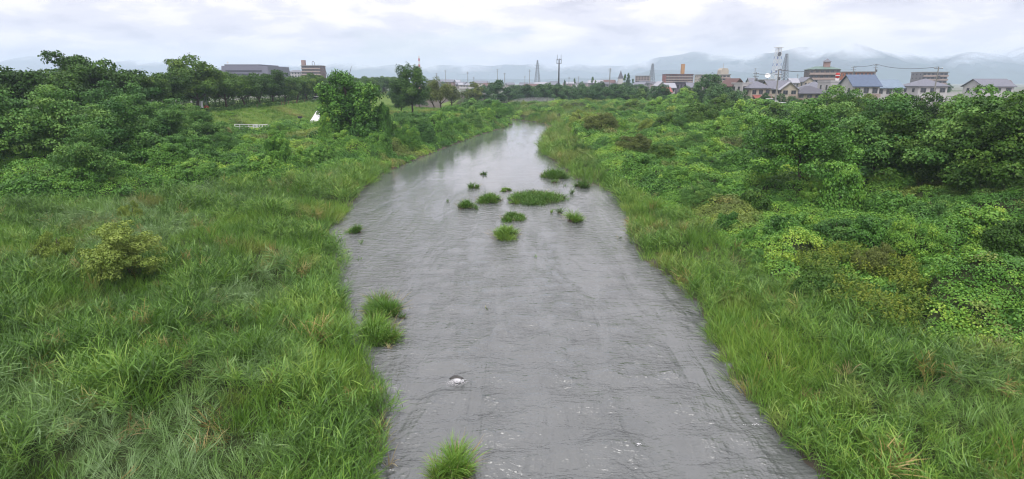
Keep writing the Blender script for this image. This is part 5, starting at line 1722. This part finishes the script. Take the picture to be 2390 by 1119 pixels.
LBU = [(345, 408, 150, 82, 'vine', 'vine', 'largest vine-covered mound on the left, below the locust trees'), (255, 430, 110, 55, 'vine', 'vine', 'vine mound at the left above the reeds'), (395, 428, 90, 48, 'vine', 'vine', 'vine mound just below the largest left mound'),
       (455, 405, 90, 45, 'vine', 'vine', 'vine mound left of the leafy vine column'), (520, 375, 95, 45, 'brush', 'locust', 'dark brush below the white railings'), (575, 368, 85, 40, 'vine', 'vine', 'low vine mound between railings and vine column'),
       (650, 412, 86, 88, 'column', 'vine', 'upright vine-wrapped stump column in the middle of the left bank'), (610, 425, 80, 40, 'vine', 'vine', 'vine mound at the left foot of the vine column'), (695, 410, 80, 44, 'vine', 'vine', 'vine mound at the right foot of the vine column'),
       (745, 385, 85, 42, 'vine', 'vine', 'vine mound right of the vine column near the reeds'), (800, 368, 80, 36, 'vine', 'vine', 'vine mound in front of the draped tree'), (690, 345, 60, 30, 'brush', 'locust', 'dark brush below the white tent'),
       (655, 335, 70, 34, 'brush', 'vine', 'green brush right of the white railings'), (880, 362, 70, 55, 'vine', 'vine', 'vine mound at the right foot of the draped tree'), (905, 345, 70, 66, 'brush', 'dark_leaf', 'dark tall brush right of the draped tree'),
       (765, 358, 64, 74, 'column', 'vine', 'vine-hung stump at the left foot of the draped tree'), (892, 352, 66, 92, 'column', 'vine', 'vine-hung stump at the right foot of the draped tree'), (300, 470, 100, 40, 'vine', 'vine', 'low vine mound at the left border of the reeds'), (450, 440, 110, 36, 'vine', 'vine', 'low vine mound along the upper edge of the reeds'), (540, 430, 90, 36, 'vine', 'vine', 'low vine mound left below the vine column'),
       (160, 470, 130, 60, 'vine', 'vine', 'vine mound far left above the reeds'), (60, 480, 140, 70, 'vine', 'vine', 'vine mound at the left edge above the reeds'),
       (300, 525, 60, 62, 'willow', 'willow', 'small pale willow bush at the left in the reeds'), (120, 640, 120, 110, 'willow', 'willow', 'pale willow bush far left in the reeds')]
for a in LBU:
    bush_px(*a)
x, y = gpz(285, 668)
tree('willow_bush', 'locust', 1, x, y + 0.6, 0.36, 1.0, 'large pale yellow-green willow bush at the left in the reeds', mat='willow', cat='bush', sz=1.1)
x, y = gpz(1885, 478)
tree('leafy_bush', 'locust', 2, x, y + 1.5, 0.80, 1.0, 'tallest leafy bush on the right, wide as a tree', mat='vine', cat='bush')
BANK = [(948, 352, 72, 62), (985, 340, 70, 56), (1025, 326, 72, 52), (1062, 314, 66, 46), (1096, 302, 62, 42), (1130, 292, 58, 36), (1160, 283, 48, 32), (965, 312, 80, 40), (1010, 296, 84, 36), (1060, 284, 80, 32), (1105, 274, 70, 28), (1145, 266, 56, 26), (1178, 275, 40, 34), (930, 300, 60, 40), (1185, 262, 36, 26), (1120, 262, 60, 26), (1040, 274, 60, 22)]
for k, (px, py, w, h) in enumerate(BANK):
    bush_px(px, py, w, h, 'vine' if k % 3 else 'brush', ['vine', 'locust', 'vine'][k % 3], place_label(px, py, w, h, 'left-bank mound'), 'thicket on the left bank before the bend')
RBU = [(1362, 308, 78, 46, 'willow', 'willow', 'pale yellow-green willow bush right of the river narrows'), (1405, 330, 84, 48, 'willow', 'olive', 'brownish olive bush beside the pale willow bush'), (1515, 322, 54, 34, 'willow', 'willow', 'small pale willow bush in the middle of the right thicket'),
       (1482, 368, 88, 44, 'willow', 'olive', 'olive brown bush right of the tall grass on the right bank'), (1355, 362, 60, 30, 'brush', 'dark_leaf', 'dark low brush on the grass left of the olive bush'),
       (1290, 256, 24, 17, 'willow', 'willow', 'small round bush on the far grass, left of a pair'), (1325, 259, 30, 20, 'willow', 'willow', 'larger round bush on the far grass, right of a pair'), (1243, 255, 26, 14, 'willow', 'dark_leaf', 'low dark bush on the far grass nearest the bend'),
       (1372, 252, 26, 15, 'willow', 'willow', 'pale round bush on the far grass below the dark belt'), (1392, 278, 24, 24, 'brush', 'vine', 'upright green bush behind the pale willow'), (1420, 262, 34, 18, 'willow', 'willow', 'pale bush on the far grass near the right thicket'),
       (1500, 415, 100, 52, 'vine', 'vine', 'vine mound nearest the grass strip of the right bank'), (1700, 545, 66, 42, 'vine', 'vine', 'dark vine mound in the lower right thicket'), (1755, 585, 76, 50, 'brush', 'vine', 'bushy green clump left of the yellow weeds'),
       (1832, 585, 90, 60, 'vine', 'vine', 'vine mound above the yellow weeds'), (1920, 715, 118, 70, 'brush', 'dark_leaf', 'dark green bush in front of the yellow weeds'), (1775, 625, 60, 40, 'brush', 'locust', 'pale-stemmed weed bush at the edge of the yellow weeds'), (1975, 500, 150, 130, 'column', 'vine', 'vine-wrapped tree trunk beside the tallest leafy bush'), (2050, 640, 110, 80, 'brush', 'olive', 'olive bush at the right beyond the yellow weeds'), (2150, 620, 140, 90, 'brush', 'vine', 'green bush right of the yellow weeds')]
for a in RBU:
    bush_px(*a)
RG = [(1590, 455, 92, 50), (1640, 498, 100, 56), (1705, 478, 92, 44), (1765, 500, 84, 46), (1560, 368, 84, 40), (1622, 366, 84, 46), (1685, 352, 92, 54), (1640, 305, 92, 50), (1722, 306, 100, 60), (1580, 305, 84, 44), (1540, 275, 80, 40), (1482, 272, 72, 32),
      (1795, 372, 112, 74), (1960, 575, 104, 46), (2030, 590, 100, 60), (1805, 305, 120, 60), (1862, 400, 120, 80), (1700, 262, 84, 34), (1600, 256, 92, 42), (1505, 247, 80, 36), (1780, 274, 104, 40), (1650, 420, 90, 46), (1730, 420, 100, 60), (1560, 330, 80, 44), (1760, 335, 100, 60),
      (1500, 300, 60, 30), (1450, 262, 50, 24), (1560, 246, 70, 30), (1650, 246, 80, 34), (1720, 248, 70, 30), (1610, 405, 70, 36), (1545, 395, 70, 36), (2110, 540, 130, 80), (2200, 560, 140, 90), (2300, 600, 150, 90), (2380, 640, 140, 90), (1885, 545, 90, 46), (1740, 245, 60, 26), (1850, 290, 110, 50), (1690, 290, 90, 46), (1470, 290, 60, 30), (1425, 285, 40, 22), (1620, 285, 90, 40), (1445, 245, 60, 28), (1680, 385, 90, 50)]
for k, (px, py, w, h) in enumerate(RG):
    bush_px(px, py, w, h, ['vine', 'brush', 'vine', 'vine'][k % 4], ['vine', 'locust', 'vine', 'cherry'][k % 4], place_label(px, py, w, h, 'thicket mound'), 'thicket on the right bank')
EX = []
rb = random.Random(12)
for _ in range(400):
    px, py = rb.uniform(1440, 2120), rb.uniform(250, 640)
    edge = np.interp(py, [250, 300, 350, 425, 500, 605, 690], [1380, 1360, 1400, 1490, 1640, 1780, 1900])
    sc_ = (py - 190) / 260
    if px > edge + 30 and all(math.hypot(px - q[0], (py - q[1]) * 1.6) > 46 * sc_ + 14 for q in EX + RG + RBU) and not (px > 1830 and py > 560):
        EX.append((px, py, rb.uniform(40, 80) * (0.35 + sc_ * 0.75), rb.uniform(26, 52) * (0.35 + sc_ * 0.75)))
for k, (px, py, w, h) in enumerate(EX[:70]):
    bush_px(px, py, w, h, ['vine', 'brush', 'brush', 'vine', 'willow'][k % 5], ['vine', 'vine', 'locust', 'golden', 'vine', 'olive', 'vine'][k % 7], place_label(px, py, w, h, ['vine mound', 'shrub', 'dense shrub', 'mound', 'light shrub'][k % 5]), 'thicket on the right bank')
FARB = [(1215, 262), (1260, 262), (1275, 270), (1305, 268), (1340, 268), (1350, 250), (1310, 248), (1270, 248), (1225, 250), (1385, 262), (1405, 250), (1430, 252), (1250, 275), (1330, 278), (1365, 285), (1440, 275), (1395, 290), (1415, 300), (1300, 258), (1204, 252)]
for k, (px, py) in enumerate(FARB):
    bush_px(px, py, rb.uniform(22, 38), rb.uniform(10, 18), ['brush', 'willow'][k % 2], ['vine', 'locust', 'willow'][k % 3], '%s small bush from the left on the grass flat beyond the narrows' % ORD[sorted(FARB).index((px, py))], 'bushes on the flat beyond the narrows')
SL = [(560, 268), (600, 262), (640, 258), (680, 254), (590, 283), (530, 280), (900, 282), (715, 252)]
for k, (px, py) in enumerate(SL):
    x, y = gp(px, py, 3.0)
    bush('vine_mound', 'vine', k % 3, x, y, random.uniform(1.6, 2.4), random.uniform(0.7, 1.1), 'low vine mound on the grassy levee slope', 'vine mounds on the levee slope', 'vine')

# ------------------------------------------------------------------ grass tussocks standing in the river
def tussock(px, py, wpx, hpx, label, dens=150, hgt=0.75, mat='reed', tint=0.5, long=None, flow=0.25, cat='tussock', stalk=False):
    """px,py: middle of the foot at the water; long: footprint length along the stream in metres"""
    x, y = gp(px, py, 0.0)
    s = ppm(y)
    w = wpx / s / 2
    l = (long / 2) if long else w * 0.8
    r = np.random.default_rng(int(px * 7 + py))
    e = empty('grass_tussock' if not stalk else 'reed_sprig', (x, y, 0.0))
    tag(e, label, cat)
    n = int(np.clip(dens * 3 * math.pi * w * l, 24, 6000))
    # several tufts grown together, each with its own height and lean
    nt_ = int(np.clip(13 * w * l, 4, 60)) if not stalk else 1
    ta, tq = r.uniform(0, 6.28, nt_), np.sqrt(r.uniform(0, 1, nt_)) * 0.85
    tx, ty = np.cos(ta) * tq * w, np.sin(ta) * tq * l
    trad = min(w, l) * (0.42 if nt_ > 1 else 0.9) * r.uniform(0.6, 1.2, nt_)
    th_ = r.uniform(0.55, 1.2, nt_) * (1 - 0.25 * tq)
    tl = r.normal(0, 0.24, (nt_, 2))
    tt = r.normal(0, 0.13, nt_)
    who = r.integers(0, nt_, n)
    a, q = r.uniform(0, 6.28, n), np.sqrt(r.uniform(0, 1, n))
    lx, ly = tx[who] + np.cos(a) * q * trad[who] * 0.8, ty[who] + np.sin(a) * q * trad[who] * 0.8
    P0 = np.stack([lx, ly, 0.04 - 0.22 * (lx ** 2 / w ** 2 + ly ** 2 / l ** 2)], -1)
    hgt = hgt * 1.25
    D = unit(np.stack([np.cos(a) * q * 0.6 + r.normal(0, 0.25, n) + tl[who, 0], np.sin(a) * q * 0.6 + r.normal(0, 0.25, n) - flow + tl[who, 1], np.ones(n)], -1))
    hh = hgt * th_[who] * (1.0 - 0.2 * q) * r.uniform(0.4, 1.15, n)
    V, F, T = blade_strip(P0, D, hh, np.clip(0.020 * (y / 22) ** 0.5, 0.018, 0.04) * r.uniform(0.7, 1.3, n), r.uniform(0.05, 1.1, n), np.clip(r.normal(tint, 0.16, n) + tt[who], 0, 1), 4, r)
    link('blades', np_mesh('tussock_blades', V, F, {'tint': T}), e, M[mat])
    k = max(3, n // 14)
    a2, q2 = r.uniform(0, 6.28, k), np.sqrt(r.uniform(0, 1, k))
    P2 = np.stack([np.cos(a2) * q2 * w * 0.9, np.sin(a2) * q2 * l * 0.9, np.full(k, -0.05)], -1)
    D2 = unit(np.stack([np.cos(a2) * q2 + r.normal(0, 0.3, k), np.sin(a2) * q2 + r.normal(0, 0.3, k) - flow, np.full(k, 0.8)], -1))
    V, F, T = blade_strip(P2, D2, hgt * r.uniform(0.4, 0.9, k), np.full(k, 0.016), r.uniform(0.1, 0.6, k), np.clip(r.normal(0.4, 0.2, k), 0, 1), 4, r)
    link('dead_stems', np_mesh('tussock_stems', V, F, {'tint': T}), e, M['dry'])
    if not stalk:
        mb = MB()
        rings = [(0.95, -0.4), (0.85, -0.1), (0.55, 0.02), (0.2, 0.08), (0.01, 0.09)]
        nn = 14
        vs = []
        for rr, zz in rings:
            for i in range(nn):
                t = 2 * math.pi * i / nn
                f = (1 + 0.18 * math.sin(t * 3 + px) + 0.1 * math.sin(t * 7 + py)) * 0.8
                vs.append((w * rr * f * math.cos(t), l * rr * f * math.sin(t), zz))
        mb.add(vs, [(k_ * nn + i, k_ * nn + (i + 1) % nn, (k_ + 1) * nn + (i + 1) % nn, (k_ + 1) * nn + i) for k_ in range(len(rings) - 1) for i in range(nn)])
        mb.build('root_mound', M['soil'], e, smooth=True)
TU = [(898, 722, 82, 0, 'dark green tussock of the pair near the left bank', dict(hgt=0.95, tint=0.42, long=2.4, dens=260)),
      (882, 782, 94, 0, 'yellow-green tussock of the pair near the left bank, with pointed tail', dict(hgt=0.95, tint=0.64, long=2.3, dens=260)),
      (940, 742, 28, 0, 'small dark tussock right of the pair near the left bank', dict(hgt=0.45, tint=0.3, dens=120)),
      (1063, 1104, 108, 0, 'tussock of broad grass nearest the viewer at the bottom', dict(hgt=0.85, tint=0.50, long=1.7, dens=260, flow=0.05)),
      (830, 541, 40, 0, 'round tussock in the inlet by the left bank', dict(hgt=0.7, tint=0.45, long=1.3)),
      (1178, 552, 66, 0, 'bright yellow-green tussock, lowest of the midstream group', dict(hgt=0.85, tint=0.66, long=2.6)),
      (1198, 510, 64, 0, 'flat wedge-shaped tussock just above the bright yellow-green one', dict(hgt=0.55, tint=0.55, long=2.6)),
      (1252, 464, 136, 0, 'largest and longest tussock in the middle of the river', dict(hgt=0.75, tint=0.50, long=6.0, dens=120)),
      (1180, 444, 34, 0, 'low bright green mossy tip at the left of the longest tussock', dict(hgt=0.25, tint=0.75, long=2.2, dens=140)),
      (1143, 469, 58, 0, 'rounded tussock left of the longest tussock', dict(hgt=0.85, tint=0.52, long=2.6)),
      (1083, 483, 36, 0, 'tussock at the left of the midstream group', dict(hgt=0.8, tint=0.45, long=2.2)),
      (1110, 488, 15, 0, 'thin dark tuft right of the leftmost midstream tussock', dict(hgt=0.8, tint=0.2, dens=140)),
      (1108, 438, 30, 0, 'small upright tussock above the midstream group', dict(hgt=0.7, tint=0.42)),
      (1129, 407, 15, 0, 'tiny dark tuft farthest upstream in midstream', dict(hgt=0.6, tint=0.25)),
      (1294, 412, 62, 0, 'broad tussock nearest the narrows by the right bank', dict(hgt=1.0, tint=0.42, long=4.0, dens=110)),
      (1360, 436, 34, 0, 'dark round tussock touching the right bank', dict(hgt=0.9, tint=0.25, long=2.0)),
      (1335, 515, 40, 0, 'upright bushy tussock right of the midstream group', dict(hgt=0.95, tint=0.55, long=1.6)),
      (1306, 496, 13, 0, 'narrow upright tuft left of the upright bushy tussock', dict(hgt=0.75, tint=0.35)),
      (1200, 474, 28, 0, 'thin see-through tuft under the left end of the longest tussock', dict(hgt=0.7, tint=0.5, dens=60)),
      (1288, 497, 12, 0, 'tiny sprig left of the narrow upright tuft', dict(hgt=0.5, tint=0.35, stalk=True)),
      (1234, 474, 20, 0, 'left of two sprigs under the longest tussock', dict(hgt=0.5, tint=0.4, stalk=True, dens=70)),
      (1250, 476, 14, 0, 'right of two sprigs under the longest tussock', dict(hgt=0.5, tint=0.4, stalk=True, dens=70)),
      (1317, 466, 10, 0, 'sprig at the right tip of the longest tussock', dict(hgt=0.8, tint=0.4, stalk=True)),
      (1336, 452, 12, 0, 'leaning sprig between longest tussock and right bank', dict(hgt=0.8, tint=0.45, stalk=True)),
      (1313, 434, 14, 0, 'thin stalks below the tussock nearest the narrows', dict(hgt=0.9, tint=0.5, stalk=True, dens=40)),
      (1293, 426, 20, 0, 'thin see-through tuft in front of the tussock by the narrows', dict(hgt=0.7, tint=0.5, dens=50)),
      (1330, 410, 12, 0, 'thin stalks in the shallow by the right bank', dict(hgt=0.9, tint=0.5, stalk=True, dens=40)),
      (1447, 556, 11, 0, 'tiny lone sprig near the right bank bulge', dict(hgt=0.4, tint=0.3, stalk=True)),
      (1046, 470, 12, 0, 'tiny sprig left of the midstream group', dict(hgt=0.35, tint=0.35, stalk=True, dens=60)),
      (840, 607, 22, 0, 'thin drowned sprig below the inlet tussock', dict(hgt=0.35, tint=0.4, stalk=True, dens=50)),
      (846, 568, 14, 0, 'thin pale stalks just below the inlet tussock', dict(hgt=0.5, tint=0.7, stalk=True, dens=40)),
      (1248, 598, 18, 0, 'drowned sprig alone in midstream below the group', dict(hgt=0.3, tint=0.35, stalk=True, dens=40)),
      (1133, 720, 14, 0, 'drowned sprig alone in the lower midstream', dict(hgt=0.25, tint=0.4, stalk=True, dens=50)),
      (909, 812, 14, 0, 'pale dead stems trailing below the yellow-green tussock', dict(hgt=0.5, tint=0.8, stalk=True, dens=90, mat='dry')),
      (907, 1085, 22, 0, 'pale dead stems at the foot of the near left bank', dict(hgt=0.6, tint=0.7, stalk=True, dens=90, mat='dry'))]
for px, py, w, h, lab, kw in TU:
    tussock(px, py, w, h, lab, **kw)

# rocks and foam
def rock(px, py, size, label):
    x, y = gp(px, py, 0.0)
    r = np.random.default_rng(int(px))
    vs, fs = [], []
    nu, nv = 10, 6
    for j in range(nv + 1):
        for i in range(nu):
            th, ph = 2 * math.pi * i / nu, math.pi * j / nv
            k = 1 + 0.25 * math.sin(th * 2 + px) * math.sin(ph * 3) + r.normal(0, 0.07)
            vs.append((size * k * math.sin(ph) * math.cos(th), size * 0.8 * k * math.sin(ph) * math.sin(th), size * 0.45 * k * math.cos(ph)))
    for j in range(nv):
        for i in range(nu):
            fs.append((j * nu + i, j * nu + (i + 1) % nu, (j + 1) * nu + (i + 1) % nu, (j + 1) * nu + i))
    tag(MB().add(vs, fs).build('river_rock', M['rock'], None, (x, y, -0.03), smooth=True), label, 'rock')
rock(1066, 882, 0.20, 'dark wet rock breaking the surface above the white foam')
def foam(px, py, wx_, wy_, n, label):
    x, y = gp(px, py, 0.0)
    r = np.random.default_rng(int(px + py))
    V, F = [], []
    for k in range(n):
        a, q = r.uniform(0, 6.28), abs(r.normal(0, 0.5))
        c = np.array([math.cos(a) * q * wx_, math.sin(a) * q * wy_ - q * wy_ * 0.6, 0.02 + r.uniform(0, 0.05) * (1 - min(q, 1))])
        s = r.uniform(0.006, 0.02) * (1.3 - min(q, 1))
        b = len(V)
        V += [tuple(c + s * np.array(v)) for v in ((1, 0, 0), (0, 1, 0), (-1, 0, 0), (0, -1, 0), (0, 0, 0.8), (0, 0, -0.8))]
        F += [(b + i, b + j, b + k_) for i, j, k_ in ((0, 1, 4), (1, 2, 4), (2, 3, 4), (3, 0, 4), (1, 0, 5), (2, 1, 5), (3, 2, 5), (0, 3, 5))]
    me = bpy.data.meshes.new('foam')
    me.from_pydata(V, [], F)
    tag(link('foam', me, None, M['foam'], (x, y, 0.05)), label, 'foam', kind='stuff')
foam(1068, 892, 0.46, 0.34, 520, 'white foam below the dark rock in the lower river')
foam(1490, 1042, 0.22, 0.08, 26, 'small streak of white foam in the lower right river')
foam(1760, 997, 0.7, 0.07, 26, 'foam line close to the right bank')

# ------------------------------------------------------------------ haze
HAZE_TOP = max(v.co.z for n_ in ('mountains', 'hills') for v in bpy.data.meshes[n_].vertices) + 4
print('HAZE_TOP', HAZE_TOP)
def volume_box(name, x0, x1, y0, y1, z0, z1, col, dens, label):
    m, t = mat_new(name + '_air')
    v = N(t, 'ShaderNodeVolumePrincipled')
    v.inputs['Color'].default_value = (*col, 1)
    v.inputs['Density'].default_value = dens
    v.inputs['Anisotropy'].default_value = 0.0
    o = N(t, 'ShaderNodeOutputMaterial')
    t.links.new(v.outputs[0], o.inputs['Volume'])
    ob = MB().box(x0, x1, y0, y1, z0, z1).build(name, m, None)
    tag(ob, label, 'haze', kind='stuff')
    ob.visible_shadow = True
    return ob
volume_box('haze', -8600, 8600, -400, 6600, -8, HAZE_TOP, (0.70, 0.84, 1.0), 0.00027, 'pale blue air fading the far hills and town')
x, y, z = dp(1256, 237, 235)
m, t = mat_new('mist_air')
v = N(t, 'ShaderNodeVolumePrincipled')
v.inputs['Color'].default_value = (0.95, 0.95, 1.0, 1)
v.inputs['Density'].default_value = 0.016
o = N(t, 'ShaderNodeOutputMaterial')
t.links.new(v.outputs[0], o.inputs['Volume'])
mb = MB().lathe([(0.01, -1.0), (0.5, -0.85), (0.87, -0.5), (1.0, 0.0), (0.87, 0.5), (0.5, 0.85), (0.01, 1.0)], 16)
o = mb.build('mist', m, None, (x, 238, z))
o.scale = (11, 9, 1.6)
tag(o, 'faint patch of mist over the grass beyond the river bend', 'mist', kind='stuff')
